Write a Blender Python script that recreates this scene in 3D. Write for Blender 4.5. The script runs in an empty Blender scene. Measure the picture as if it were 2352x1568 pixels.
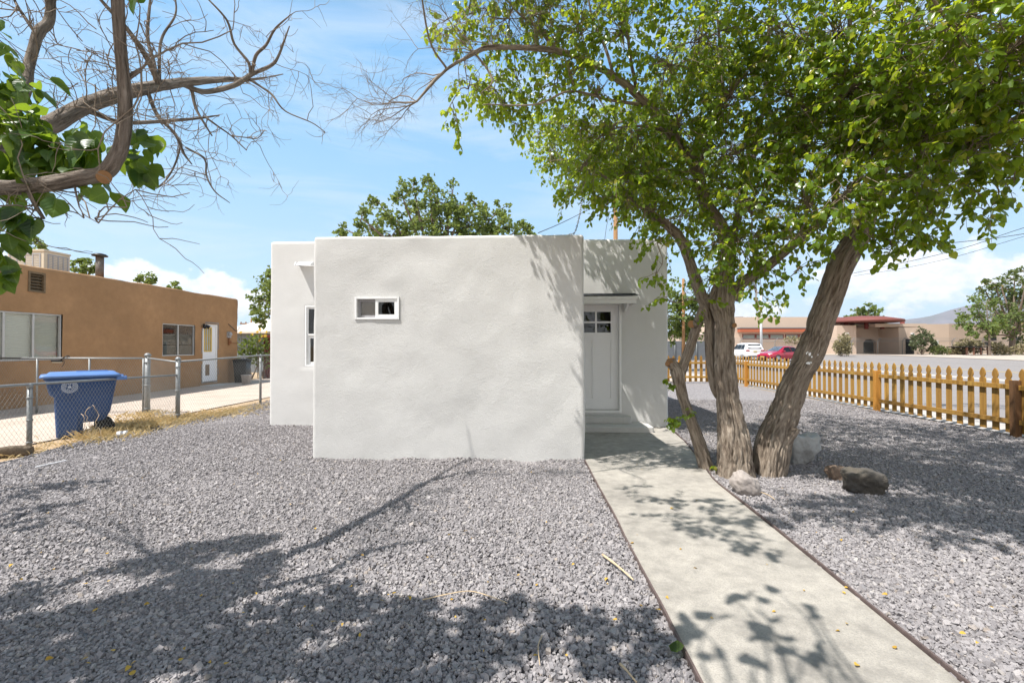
import bpy, math, random
import numpy as np
from mathutils import Vector, Matrix
random.seed(7); RNG = np.random.default_rng(11)
SC = bpy.context.scene
COL = SC.collection
R = math.radians

# ------------------------------------------------------------------ camera
F = 1045.0; CX = 1176.0; CY = 784.0; CAMZ = 1.57
YAW = math.atan(35 / F); PITCH = math.atan(11 / F)
cam = bpy.data.cameras.new('camera'); camo = bpy.data.objects.new('camera', cam); COL.objects.link(camo)
camo.location = (0, 0, CAMZ); camo.rotation_euler = (math.pi / 2 + PITCH, 0, YAW)
cam.sensor_width = 36; cam.lens = 36 * F / 2352; cam.clip_start = .05; cam.clip_end = 20000
SC.camera = camo
_M = np.array(Matrix.Rotation(YAW, 3, 'Z') @ Matrix.Rotation(math.pi / 2 + PITCH, 3, 'X'))
O = np.array([0, 0, CAMZ])
def ray(px, py): return _M @ np.array([(px - CX) / F, -(py - CY) / F, -1.0])
def gnd(px, py, z=0.0): d = ray(px, py); return O + d * ((z - CAMZ) / d[2])
def aty(px, py, Y): d = ray(px, py); return O + d * (Y / d[1])
def atx(px, py, X): d = ray(px, py); return O + d * (X / d[0])
def V(*a): return np.array(a, dtype=float)
def nrm(v): v = np.asarray(v, float); return v / (np.linalg.norm(v, axis=-1, keepdims=True) + 1e-12)

# ------------------------------------------------------------------ noise
def _h(i, j, k, s):
    n = (i * 374761393 + j * 668265263 + k * 2147483647 + s * 974634777) & 0xffffffff
    n = ((n ^ (n >> 13)) * 1274126177) & 0xffffffff
    n = ((n ^ (n >> 16)) * 2246822519) & 0xffffffff
    return ((n ^ (n >> 15)) & 0xffffff) / float(0xffffff) * 2 - 1
def vnoise(p, s=0):
    p = np.asarray(p, float); i = np.floor(p).astype(np.int64); f = p - i; f = f * f * (3 - 2 * f); r = 0
    for a in (0, 1):
        for b in (0, 1):
            for c in (0, 1):
                w = (f[..., 0] if a else 1 - f[..., 0]) * (f[..., 1] if b else 1 - f[..., 1]) * (f[..., 2] if c else 1 - f[..., 2])
                r = r + w * _h(i[..., 0] + a, i[..., 1] + b, i[..., 2] + c, s)
    return r
def fbm(p, o=4, s=0): return sum(vnoise(np.asarray(p) * 2 ** k, s + k) * .5 ** k for k in range(o))

# ------------------------------------------------------------------ objects
def tag(o, label=None, cat=None, group=None, kind=None):
    if label: o['label'] = label
    if cat: o['category'] = cat
    if group: o['group'] = group
    if kind: o['kind'] = kind
    return o
def thing(name, label, cat, loc=(0, 0, 0), rz=0, group=None, local=False):
    o = bpy.data.objects.new(name, None); COL.objects.link(o); o.empty_display_size = .2
    o.location = tuple(loc); o.rotation_euler = (0, 0, rz); tag(o, label, cat, group)
    o['_l'] = 1 if local else 0
    return o
def link(name, me, mat=None, parent=None):
    o = bpy.data.objects.new(name, me); COL.objects.link(o)
    if mat is not None: me.materials.append(mat)
    if parent is not None:
        o.parent = parent
        if parent.type == 'EMPTY' and not parent.get('_l'):
            o.matrix_parent_inverse = Matrix.Translation(-Vector(parent.location))
    return o
def mesh_np(name, verts, faces, smooth=False, attrs=None):
    """verts (N,3); faces: list of int arrays (M,k)."""
    me = bpy.data.meshes.new(name); verts = np.asarray(verts, np.float32)
    me.vertices.add(len(verts)); me.vertices.foreach_set('co', verts.ravel())
    faces = [np.asarray(f, np.int32) for f in faces if len(f)]
    nl = sum(f.size for f in faces); nf = sum(len(f) for f in faces)
    me.loops.add(nl); me.polygons.add(nf)
    me.loops.foreach_set('vertex_index', np.concatenate([f.ravel() for f in faces]))
    tot = np.concatenate([np.full(len(f), f.shape[1], np.int32) for f in faces])
    st = np.concatenate([[0], np.cumsum(tot)[:-1]]).astype(np.int32)
    me.polygons.foreach_set('loop_start', st)
    me.polygons.foreach_set('use_smooth', np.full(nf, smooth, bool))
    for k, a in (attrs or {}).items():
        at = me.attributes.new(k, 'FLOAT', 'POINT'); at.data.foreach_set('value', np.asarray(a, np.float32))
    me.update(calc_edges=True); me.validate()
    return me
class MB:
    def __init__(s): s.v = []; s.f = []; s.n = 0; s.sm = []; s.uv = {}
    def add(s, verts, faces, smooth=False):
        s.v.append(np.asarray(verts, float).reshape(-1, 3))
        for f in faces: s.f.append([i + s.n for i in f]); s.sm.append(smooth)
        s.n += len(s.v[-1]); return s
    def box(s, c, d, rz=0.0, rot=None):
        c = np.asarray(c, float); d = np.asarray(d, float) / 2
        p = np.array([[x, y, z] for x in (-1, 1) for y in (-1, 1) for z in (-1, 1)], float) * d
        if rot is not None: p = p @ np.asarray(rot).T
        elif rz:
            a, b = math.cos(rz), math.sin(rz); p = p @ np.array([[a, b, 0], [-b, a, 0], [0, 0, 1]])
        return s.add(p + c, [(0, 1, 3, 2), (4, 6, 7, 5), (0, 4, 5, 1), (2, 3, 7, 6), (0, 2, 6, 4), (1, 5, 7, 3)])
    def bb(s, x0, x1, y0, y1, z0, z1): return s.box(((x0 + x1) / 2, (y0 + y1) / 2, (z0 + z1) / 2), (abs(x1 - x0), abs(y1 - y0), abs(z1 - z0)))
    def bar(s, a, b, w, h, up=(0, 0, 1)):
        a = np.asarray(a, float); b = np.asarray(b, float); t = nrm(b - a); u = np.asarray(up, float)
        if abs(t @ u) > .98: u = V(1, 0, 0)
        x = nrm(np.cross(t, u)); u = np.cross(x, t)
        return s.box((a + b) / 2, (w, np.linalg.norm(b - a), h), rot=np.column_stack([x, t, u]))
    def tube(s, pts, rad, n=8, cap=True, smooth=True):
        pts = np.asarray(pts, float); m = len(pts); rad = np.broadcast_to(np.asarray(rad, float), (m,))
        t = np.gradient(pts, axis=0); t = nrm(t); a = V(0, 0, 1) if abs(t[0][2]) < .9 else V(1, 0, 0)
        x = nrm(np.cross(t[0], a)); vs = []
        an = np.arange(n) * 2 * math.pi / n; ca = np.cos(an)[:, None]; sa = np.sin(an)[:, None]
        for i in range(m):
            x = nrm(x - t[i] * (x @ t[i])); y = np.cross(t[i], x)
            vs.append(pts[i] + rad[i] * (ca * x + sa * y))
        fs = [(i * n + j, i * n + (j + 1) % n, (i + 1) * n + (j + 1) % n, (i + 1) * n + j) for i in range(m - 1) for j in range(n)]
        s.add(np.concatenate(vs), fs, smooth)
        if cap:
            b = s.n - m * n
            s.f.append([b + j for j in range(n)][::-1]); s.sm.append(False)
            s.f.append([b + (m - 1) * n + j for j in range(n)]); s.sm.append(False)
        return s
    def loft(s, rings, cap=True, smooth=True):
        n = len(rings[0]); m = len(rings)
        fs = [(i * n + j, i * n + (j + 1) % n, (i + 1) * n + (j + 1) % n, (i + 1) * n + j) for i in range(m - 1) for j in range(n)]
        b = s.n; s.add(np.concatenate([np.asarray(r, float) for r in rings]), fs, smooth)
        if cap:
            s.f.append([b + j for j in range(n)][::-1]); s.sm.append(False)
            s.f.append([b + (m - 1) * n + j for j in range(n)]); s.sm.append(False)
        return s
    def lathe(s, prof, c=(0, 0, 0), n=20, axis='z', smooth=True):
        rings = []
        for r, h in prof:
            a = np.arange(n) * 2 * math.pi / n; q = np.column_stack([r * np.cos(a), r * np.sin(a), np.full(n, h)])
            if axis == 'y': q = q[:, [0, 2, 1]] * V(1, 1, -1)
            if axis == 'x': q = q[:, [2, 0, 1]]
            rings.append(q + np.asarray(c, float))
        return s.loft(rings, True, smooth)
    def prism(s, poly, off):
        """poly (N,3) planar polygon extruded by vector off."""
        p = np.asarray(poly, float); n = len(p); off = np.asarray(off, float)
        return s.add(np.concatenate([p, p + off]), [list(range(n))[::-1], list(range(n, 2 * n))] + [(i, (i + 1) % n, n + (i + 1) % n, n + i) for i in range(n)])
    def mesh(s, name):
        me = bpy.data.meshes.new(name); me.from_pydata(np.concatenate(s.v).tolist(), [], s.f)
        me.polygons.foreach_set('use_smooth', s.sm)
        if s.uv:
            a = np.zeros((s.n, 3), np.float32)
            for k, q in s.uv.items(): a[k:k + len(q)] = q
            me.attributes.new('grain', 'FLOAT_VECTOR', 'POINT').data.foreach_set('vector', a.ravel())
        me.update(); return me
    def build(s, name, mat, parent=None, label=None, bevel=0):
        o = link(name, s.mesh(name), mat, parent)
        if bevel:
            m = o.modifiers.new('b', 'BEVEL'); m.width = bevel; m.segments = 2; m.limit_method = 'ANGLE'; m.angle_limit = R(40)
        if label: o['label'] = label
        return o
def rrect(x0, x1, y0, y1, z, r, k=4):
    pts = []
    for cx, cy, a in ((x1 - r, y1 - r, 0), (x0 + r, y1 - r, 90), (x0 + r, y0 + r, 180), (x1 - r, y0 + r, 270)):
        for i in range(k + 1):
            t = R(a + 90 * i / k); pts.append((cx + r * math.cos(t), cy + r * math.sin(t), z))
    return np.array(pts)
def copy_tree(o, parent=None):
    c = o.copy(); COL.objects.link(c)
    if parent is not None: c.parent = parent
    for ch in list(o.children): copy_tree(ch, c)
    return c
def catmull(p, step):
    """resample polyline of rows (any columns; first three xyz)."""
    p = np.asarray(p, float); q = np.vstack([2 * p[0] - p[1], p, 2 * p[-1] - p[-2]]); out = []
    for i in range(1, len(q) - 2):
        n = max(1, int(math.ceil(np.linalg.norm(q[i + 1, :3] - q[i, :3]) / step)))
        for t in np.arange(n) / n:
            out.append(.5 * ((2 * q[i]) + (-q[i - 1] + q[i + 1]) * t + (2 * q[i - 1] - 5 * q[i] + 4 * q[i + 1] - q[i + 2]) * t * t + (-q[i - 1] + 3 * q[i] - 3 * q[i + 1] + q[i + 2]) * t ** 3))
    out.append(p[-1]); return np.array(out)

# ------------------------------------------------------------------ materials
class NT:
    def __init__(s, m): s.t = m.node_tree; s.N = s.t.nodes; s.L = s.t.links
    def n(s, typ, **kw):
        x = s.N.new(typ)
        for k, v in kw.items():
            if hasattr(x, k): setattr(x, k, v)
            else: x.inputs[k.replace('_', ' ')].default_value = v
        return x
    def l(s, a, b): s.L.new(a, b)
    def math(s, op, a, b=None, c=None, clamp=False):
        x = s.N.new('ShaderNodeMath'); x.operation = op; x.use_clamp = clamp
        for i, v in enumerate((a, b, c)):
            if v is None: continue
            if isinstance(v, (int, float)): x.inputs[i].default_value = v
            else: s.l(v, x.inputs[i])
        return x.outputs[0]
    def mix(s, fac, a, b, blend='MIX'):
        x = s.N.new('ShaderNodeMix'); x.data_type = 'RGBA'; x.blend_type = blend
        for k, v in ((0, fac), (6, a), (7, b)):
            if isinstance(v, (int, float)): x.inputs[k].default_value = v
            elif isinstance(v, tuple): x.inputs[k].default_value = (*v[:3], 1)
            else: s.l(v, x.inputs[k])
        return x.outputs[2]
    def ramp(s, fac, stops):
        x = s.N.new('ShaderNodeValToRGB'); s.l(fac, x.inputs[0]); e = x.color_ramp.elements
        while len(e) < len(stops): e.new(.5)
        for i, (p, c) in enumerate(stops):
            e[i].position = p; e[i].color = (*((c,) * 3 if isinstance(c, (int, float)) else c[:3]), 1)
        return x.outputs[0]
    def noise(s, vec, scale, detail=4, rough=.55, dist=0):
        x = s.N.new('ShaderNodeTexNoise'); s.l(vec, x.inputs['Vector']); x.inputs['Scale'].default_value = scale
        x.inputs['Detail'].default_value = detail; x.inputs['Roughness'].default_value = rough; x.inputs['Distortion'].default_value = dist
        return x.outputs['Fac']
    def scale(s, vec, v):
        x = s.N.new('ShaderNodeVectorMath'); x.operation = 'MULTIPLY'; s.l(vec, x.inputs[0]); x.inputs[1].default_value = v
        return x.outputs[0]
    def bump(s, h, strength, dist, prev=None):
        x = s.N.new('ShaderNodeBump'); x.inputs['Strength'].default_value = strength; x.inputs['Distance'].default_value = dist
        s.l(h, x.inputs['Height'])
        if prev is not None: s.l(prev, x.inputs['Normal'])
        return x.outputs[0]
MATS = {}
def newmat(name):
    m = bpy.data.materials.new(name); m.use_nodes = True; t = NT(m); b = t.N['Principled BSDF']; MATS[name] = m
    return m, t, b
def mat(name, col, rough=.8, var=.12, vs=6, bump=0., bs=80, bd=.004, spec=.3, metal=0, tint=None, stretch=None, coat=0, attr=None):
    """plain procedural paint/stone/wood: base colour with two scales of noise, and a fine bump."""
    m, t, b = newmat(name); tc = t.n('ShaderNodeTexCoord').outputs['Object']
    if stretch: tc = t.scale(tc, stretch)
    n1 = t.noise(tc, vs, 5, .6); n2 = t.noise(tc, vs * 6.3, 3, .6)
    f = t.math('ADD', t.math('MULTIPLY', n1, .65), t.math('MULTIPLY', n2, .35))
    lo = tuple(c * (1 - var * 1.6) for c in col); hi = tuple(min(1, c * (1 + var * 1.6)) for c in col)
    c = t.ramp(f, [(.25, lo), (.5, col), (.75, hi)])
    if tint:
        c = t.mix(t.ramp(t.noise(tc, vs * .37, 4), [(.45, 0.), (.7, 1.)]), c, tint)
    if attr:
        a = t.n('ShaderNodeAttribute', attribute_name='rnd').outputs['Fac']
        c = t.mix(a, t.mix(1.0, c, attr[0], 'MULTIPLY'), t.mix(1.0, c, attr[1], 'MULTIPLY'))
    t.l(c, b.inputs['Base Color']); b.inputs['Roughness'].default_value = rough; b.inputs['Metallic'].default_value = metal
    b.inputs['Specular IOR Level'].default_value = spec; b.inputs['Coat Weight'].default_value = coat
    if bump: t.l(t.bump(t.noise(tc, bs, 4), bump, bd), b.inputs['Normal'])
    return m
def glass(name, tint=(.75, .8, .8), trans=.7):
    m, t, b = newmat(name); o = t.N['Material Output']
    lw = t.n('ShaderNodeLayerWeight'); lw.inputs['Blend'].default_value = .5
    g = t.n('ShaderNodeBsdfGlossy'); g.inputs['Roughness'].default_value = .02
    tr = t.n('ShaderNodeBsdfTransparent'); tr.inputs['Color'].default_value = (*tint, 1)
    tc = t.n('ShaderNodeTexCoord').outputs['Object']
    t.l(t.bump(t.noise(tc, 1.7, 2), .05, .02), g.inputs['Normal'])
    mx = t.n('ShaderNodeMixShader'); f = t.math('ADD', t.math('MULTIPLY', t.math('POWER', lw.outputs['Facing'], 5.), .9), .06, clamp=True)
    t.l(f, mx.inputs[0]); t.l(tr.outputs[0], mx.inputs[1]); t.l(g.outputs[0], mx.inputs[2]); t.l(mx.outputs[0], o.inputs['Surface'])
    t.N.remove(b); return m
def leafmat(name, dark, light, trans, tw=.45, rough=.42, veins=False, dry=None):
    m, t, b = newmat(name); o = t.N['Material Output']
    a = t.n('ShaderNodeAttribute', attribute_name='rnd').outputs['Fac']
    stops = [(0., dark), (.75, light)]
    if dry: stops += [(.93, light), (.96, dry)]
    c = t.ramp(a, stops)
    tcl = t.ramp(a, [(0., tuple(x * .75 for x in trans)), (1., trans)])
    if veins:
        u = t.n('ShaderNodeAttribute', attribute_name='lu').outputs['Fac']; v = t.n('ShaderNodeAttribute', attribute_name='lv').outputs['Fac']
        au = t.math('ABSOLUTE', u)
        w = t.math('SINE', t.math('MULTIPLY', t.math('SUBTRACT', v, t.math('MULTIPLY', au, .9)), 34.))
        k = t.math('MAXIMUM', t.ramp(au, [(.0, 1.), (.035, 0.)]), t.math('MULTIPLY', t.ramp(w, [(.86, 0.), (1., 1.)]), .45))
        k = t.math('MULTIPLY', k, .55)
        c = t.mix(k, c, (.22, .30, .08)); 
        t.l(t.bump(w, .12, .01), b.inputs['Normal'])
    t.l(c, b.inputs['Base Color']); b.inputs['Roughness'].default_value = rough; b.inputs['Specular IOR Level'].default_value = .45
    tr = t.n('ShaderNodeBsdfTranslucent'); t.l(tcl, tr.inputs['Color'])
    mx = t.n('ShaderNodeMixShader'); mx.inputs[0].default_value = tw
    t.l(b.outputs[0], mx.inputs[1]); t.l(tr.outputs[0], mx.inputs[2]); t.l(mx.outputs[0], o.inputs['Surface'])
    return m
# ------------------------------------------------------------------ light and sky
SUNV = nrm(V(-.466, -.28, 1.0))          # towards the sun (from the house corner's shadow on the path)
EL = math.asin(SUNV[2]); AZ = math.atan2(SUNV[0], SUNV[1])
sl = bpy.data.lights.new('sun', 'SUN'); sl.energy = 5.0; sl.angle = R(.55); sl.color = (1.0, .965, .915)
so = bpy.data.objects.new('sun', sl); COL.objects.link(so); so.location = (-20, -12, 43)
so.rotation_mode = 'QUATERNION'; so.rotation_quaternion = Vector(-SUNV).to_track_quat('-Z', 'Y')
W = bpy.data.worlds.new('World'); SC.world = W; W.use_nodes = True
t = NT(W); bg = t.N['Background']
sky = t.n('ShaderNodeTexSky'); sky.sky_type = 'NISHITA'; sky.sun_disc = False; sky.sun_elevation = EL; sky.sun_rotation = AZ % (2 * math.pi)
sky.air_density = 1.0; sky.dust_density = .6; sky.ozone_density = 1.3; sky.altitude = 1500
SKYS = .15; SKG = 1.0
dv = t.n('ShaderNodeTexCoord').outputs['Generated']
sep = t.n('ShaderNodeSeparateXYZ'); t.l(dv, sep.inputs[0])
def cloud_field():
    acc = None
    # (pixel x, pixel y of the photograph, half width, half height) of the heaps near the horizon -> directions
    for px, py, w, h in ((2070, 640, 125, 55), (2330, 620, 60, 36), (1730, 715, 70, 16), (300, 628, 70, 24), (400, 645, 50, 26),
                         (500, 655, 60, 26), (575, 690, 50, 30), (-150, 600, 160, 60), (2700, 620, 200, 80)):
        c = nrm(ray(px, py)); s = t.n('ShaderNodeVectorMath', operation='SUBTRACT'); t.l(dv, s.inputs[0]); s.inputs[1].default_value = tuple(c)
        d = np.linalg.norm(ray(px, py))
        k = t.scale(s.outputs[0], (F * d / w, F * d / w, F * d / h))
        ln = t.n('ShaderNodeVectorMath', operation='LENGTH'); t.l(k, ln.inputs[0])
        v = t.math('SUBTRACT', 1.0, ln.outputs['Value'])
        acc = v if acc is None else t.math('SMOOTH_MAX', acc, v, .25)
    return acc
cf = cloud_field()
wv = t.scale(dv, (1, 1, 1.5))
n1 = t.noise(wv, 17, 9, .58, .25); n2 = t.noise(wv, 46, 6, .6)
cm = t.math('ADD', cf, t.math('MULTIPLY', t.math('SUBTRACT', n1, .5), 3.4))
cmask = t.ramp(t.math('ADD', t.math('MULTIPLY', cm, .5), .5), [(.36, 0.), (.60, .95)])
cir = t.noise(t.scale(dv, (1.0, 1.5, 5.5)), 2.3, 9, .6, .7)
cirm = t.math('MULTIPLY', t.ramp(cir, [(.45, 0.), (.78, 1.)]), .62)
grad = t.ramp(sep.outputs['Z'], [(.0, tuple(x / 8 for x in (2.7, 3.75, 4.6))), (.16, tuple(x / 8 for x in (2.35, 3.5, 4.55))), (.34, tuple(x / 8 for x in (1.75, 3.15, 4.5))), (.55, tuple(x / 8 for x in (1.1, 2.6, 4.35))), (.70, tuple(x / 8 for x in (.85, 1.5, 2.3))), (1., tuple(x / 8 for x in (.7, .95, 1.25)))])
g8 = t.n('ShaderNodeVectorMath', operation='SCALE'); t.l(grad, g8.inputs[0]); g8.inputs['Scale'].default_value = 8 * SKG
skc = t.mix(.8, sky.outputs[0], g8.outputs[0])
skc = t.mix(cirm, skc, tuple(x * SKG for x in (3.7, 4.1, 4.6)))
shade = t.ramp(n2, [(.3, tuple(x * SKG / 8 for x in (4.0, 4.3, 4.8))), (.62, tuple(x * SKG / 8 for x in (5.6, 5.65, 5.7)))])
s8 = t.n('ShaderNodeVectorMath', operation='SCALE'); t.l(shade, s8.inputs[0]); s8.inputs['Scale'].default_value = 8; shade = s8.outputs[0]
skc = t.mix(cmask, skc, shade)
# glow added low in the unseen sky behind the camera, lifting shaded walls
mr = t.n('ShaderNodeMapRange', interpolation_type='SMOOTHSTEP'); t.l(sep.outputs['Y'], mr.inputs[0]); mr.inputs[1].default_value = -.7; mr.inputs[2].default_value = .1; mr.inputs[3].default_value = 1; mr.inputs[4].default_value = 0
mz = t.n('ShaderNodeMapRange', interpolation_type='SMOOTHSTEP'); t.l(sep.outputs['Z'], mz.inputs[0]); mz.inputs[1].default_value = .35; mz.inputs[2].default_value = .85; mz.inputs[3].default_value = 1; mz.inputs[4].default_value = 0
back_glow = t.math('MULTIPLY', mr.outputs[0], mz.outputs[0])
skc = t.mix(back_glow, skc, (5.7, 5.65, 5.6))
t.l(skc, bg.inputs['Color']); bg.inputs['Strength'].default_value = SKYS
SC.view_settings.view_transform = 'Standard'; SC.view_settings.look = 'None'; SC.view_settings.exposure = .68; SC.view_settings.gamma = 1
SC.cycles.max_bounces = 8; SC.cycles.diffuse_bounces = 4; SC.cycles.transparent_max_bounces = 16; SC.cycles.glossy_bounces = 4
SC.cycles.caustics_reflective = False; SC.cycles.caustics_refractive = False
SC.cycles.use_denoising = True
try: SC.cycles.denoiser = 'OPENIMAGEDENOISE'; SC.cycles.denoising_prefilter = 'ACCURATE'
except Exception: pass

# ------------------------------------------------------------------ material library
def stucco(name, col, mott, fine=.5, coarse=.35):
    m, t, b = newmat(name); tc = t.n('ShaderNodeTexCoord').outputs['Object']
    big = t.noise(tc, .9, 5, .6); mid = t.noise(tc, 5, 5, .65)
    c = t.ramp(t.math('ADD', t.math('MULTIPLY', big, .6), t.math('MULTIPLY', mid, .4)), [(.3, tuple(x * (1 - mott) for x in col)), (.55, col), (.75, tuple(min(1, x * (1 + mott)) for x in col))])
    sp = t.noise(tc, 150, 2, .7); c = t.mix(t.ramp(sp, [(.58, 0.), (.8, .25)]), c, tuple(x * .6 for x in col))
    t.l(c, b.inputs['Base Color']); b.inputs['Roughness'].default_value = .92; b.inputs['Specular IOR Level'].default_value = .15
    h1 = t.noise(tc, 84, 5, .68, .3); h2 = t.noise(tc, 9, 4, .6)
    n = t.bump(h2, coarse, .03); n = t.bump(h1, fine, .012, n); t.l(n, b.inputs['Normal']); return m
M_house = stucco('grey_stucco', (.61, .602, .582), .06, .65, .13)
M_house2 = stucco('grey_stucco_smooth', (.635, .625, .605), .045, .5, .12)
M_brown = stucco('brown_stucco', (.375, .22, .112), .22, .4, .3)
M_school = stucco('tan_stucco', (.56, .44, .35), .05, .2, .2)
M_white = mat('white_vinyl', (.80, .80, .79), .35, .02, 4, spec=.5)
M_trim = mat('white_paint', (.79, .78, .76), .5, .03, 5, .1, 60)
M_door = mat('white_door_paint', (.80, .79, .79), .4, .02, 3)
M_shingle = mat('dark_shingle', (.05, .052, .058), .9, .5, 30, .6, 60)
M_sheath = mat('weathered_edge', (.36, .36, .34), .8, .2, 14)
M_conc = mat('step_concrete', (.50, .485, .46), .9, .08, 6, .25, 130)
M_glass = glass('window_glass', (.88, .9, .89)); M_glassdark = glass('tinted_glass', (.35, .38, .36))
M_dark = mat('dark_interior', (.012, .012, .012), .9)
M_blindbrown = mat('brown_paper_blind', (.20, .13, .075), .85, .15, 20)
M_greyscreen = mat('grey_sash', (.30, .29, .30), .6, .05)
M_black = mat('black_plastic', (.018, .018, .02), .45, .1)
M_rubber = mat('tyre_rubber', (.022, .021, .02), .85, .2)
M_galv = mat('galvanised_steel', (.24, .25, .25), .5, .2, 18, .1, 60, metal=.35, spec=.5)
M_wire = mat('galvanised_wire', (.30, .31, .30), .6, .15, 10, metal=.2, spec=.5)
M_blue = mat('blue_bin_plastic', (.026, .068, .185), .5, .12, 5, .15, 40, spec=.35)
M_lid = mat('faded_blue_lid', (.10, .20, .44), .42, .10, 6, spec=.45)
M_greyblue = mat('rusted_flue_steel', (.16, .14, .12), .6, .3, 8, metal=.3, tint=(.20, .10, .05))
M_cooler = mat('cream_cooler_paint', (.62, .56, .44), .5, .06, 4)
M_louvre = mat('pale_louvre', (.36, .37, .39), .5, .06, 4)
M_woodvent = mat('weathered_wood', (.17, .12, .07), .85, .3, 12, .4, 50, stretch=(1, .2, 4))
M_alu = mat('aluminium_frame', (.50, .49, .47), .4, .06, 6, metal=.3)
M_yellowwood = mat('yellow_sash_paint', (.62, .43, .12), .6, .1, 8)
M_meter = mat('grey_meter_box', (.36, .36, .36), .5, .1, 8)
M_rust = mat('rusted_pipe', (.25, .11, .05), .85, .3, 20)
M_drive = mat('driveway_concrete', (.50, .42, .35), .92, .09, 3, .2, 90, tint=(.42, .34, .28))
M_walk = mat('pavement_concrete', (.42, .39, .355), .92, .07, 3, .2, 90)
M_asph = mat('old_asphalt', (.235, .215, .205), .93, .09, 2.2, .3, 120, tint=(.225, .20, .185))
M_yellow = mat('yellow_road_paint', (.60, .44, .10), .8, .12, 9)
M_dirt = mat('dry_dirt', (.42, .31, .20), .95, .2, 4, .5, 40, .02, tint=(.36, .25, .14))
M_verge = mat('pale_verge', (.42, .36, .31), .95, .1, 1.2, .2, 20, tint=(.42, .35, .27))
M_edge = mat('brown_steel_edging', (.115, .085, .078), .6, .25, 20)
M_timber = mat('weathered_timber', (.15, .115, .08), .9, .35, 10, .8, 30, .012, stretch=(5, .6, 5))
M_pole = mat('pole_wood', (.27, .15, .07), .85, .2, 10, .4, 30, stretch=(4, 4, .3))
M_red = mat('red_canopy_paint', (.17, .055, .045), .6, .1, 6)
M_band = mat('red_band_paint', (.42, .12, .06), .7, .08, 5)
M_schoolglass = mat('dusty_window', (.20, .23, .21), .25, .1, 1.5, spec=.5)
M_shed = mat('grey_shed_metal', (.20, .225, .25), .6, .08, 4)
M_paleroof = mat('pale_metal_roof', (.66, .58, .50), .6, .06, 2)
M_redpost = mat('dark_red_post', (.16, .035, .03), .7, .15, 6)
M_carwhite = mat('white_car_paint', (.72, .72, .73), .25, .01, 2, spec=.5, coat=.6)
M_carred = mat('crimson_car_paint', (.33, .006, .03), .25, .03, 2, spec=.5, coat=.8)
M_carglass = mat('dark_car_glass', (.02, .024, .028), .08, .05, 2, spec=.7)
M_taillight = mat('red_tail_lamp', (.30, .012, .015), .2, .05, 4, spec=.6)
M_headlight = mat('clear_head_lamp', (.62, .64, .66), .15, .05, 4, spec=.7)
M_alloy = mat('alloy_rim', (.55, .55, .56), .3, .05, 5, metal=.7)
M_plate = mat('yellow_number_plate', (.45, .38, .10), .5, .1, 8)
M_white2 = mat('white_plastic', (.74, .74, .76), .35, .02, 4, spec=.5)
M_paint = mat('white_pole_paint', (.66, .67, .69), .5, .04, 4)
M_cutwood = mat('fresh_cut_wood', (.27, .14, .06), .8, .2, 14)
M_stick = mat('bleached_stick', (.55, .42, .27), .85, .2, 10, stretch=(3, 3, 3))
M_straw = leafmat('straw', (.58, .42, .19), (.72, .57, .32), (.62, .48, .22), .3, .8)
M_rockw = mat('pale_rock', (.33, .29, .265), .9, .12, 5, .5, 30, .01, tint=(.27, .235, .21))
M_rockg = mat('grey_white_rock', (.36, .355, .34), .9, .22, 4, .6, 22, .015, tint=(.22, .21, .2))
M_rockd = mat('dark_lava_rock', (.075, .068, .062), .95, .35, 7, .9, 30, .015, tint=(.105, .09, .07))
M_rockb = mat('brown_rock', (.21, .15, .11), .95, .25, 7, .8, 30, .01)
M_brickred = mat('brown_brick', (.26, .13, .09), .9, .2, 8)
M_screen = mat('grey_screen_fabric', (.13, .14, .15), .85, .1, 3)
M_cable = mat('dark_cable', (.05, .055, .06), .6, .1)
M_picket = None
def picketmat():
    m, t, b = newmat('cedar_picket'); tc = t.n('ShaderNodeTexCoord').outputs['Object']
    oi = t.n('ShaderNodeObjectInfo').outputs['Random']
    g = t.noise(t.scale(tc, (26, 26, 1.6)), 1.0, 5, .6, .4); big = t.noise(tc, 2.5, 3)
    c = t.ramp(g, [(.3, (.20, .10, .02)), (.52, (.40, .22, .045)), (.72, (.53, .32, .085))])  # cedar tones darkened overall to carry the tree's shade
    c = t.mix(t.math('MULTIPLY', oi, .75), c, (.26, .135, .035)); c = t.mix(t.ramp(big, [(.55, 0.), (.8, .5)]), c, (.50, .34, .08))
    t.l(c, b.inputs['Base Color']); b.inputs['Roughness'].default_value = .7; b.inputs['Specular IOR Level'].default_value = .25
    t.l(t.bump(g, .3, .004), b.inputs['Normal']); return m
M_picket = picketmat()
M_postdark = mat('dark_brown_post', (.13, .065, .028), .8, .3, 8, .5, 40, stretch=(5, 5, .5))  # darker brown than the other posts, used for one post
M_postlight = mat('cedar_post', (.44, .20, .035), .75, .18, 8, .4, 40, stretch=(5, 5, .5))
def barkmat(name, lo, mid, hi, sc=1.):
    m, t, b = newmat(name); tc = t.n('ShaderNodeTexCoord').outputs['Object']; ga = t.n('ShaderNodeAttribute', attribute_name='grain').outputs['Vector']
    n = t.noise(t.scale(ga, (34 * sc, 34 * sc, 4.5 * sc)), 1, 6, .7, .5); n2 = t.noise(tc, 3, 4)
    c = t.ramp(n, [(.32, lo), (.47, mid), (.66, hi)]); c = t.mix(t.ramp(n2, [(.5, 0.), (.75, .5)]), c, tuple(x * .75 for x in mid))
    t.l(c, b.inputs['Base Color']); b.inputs['Roughness'].default_value = .95; b.inputs['Specular IOR Level'].default_value = .12
    t.l(t.bump(n, 1., .035, t.bump(t.noise(tc, 90, 3), .5, .006)), b.inputs['Normal']); return m
M_bark = barkmat('mulberry_bark', (.075, .055, .040), (.25, .20, .155), (.42, .355, .285))
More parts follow.
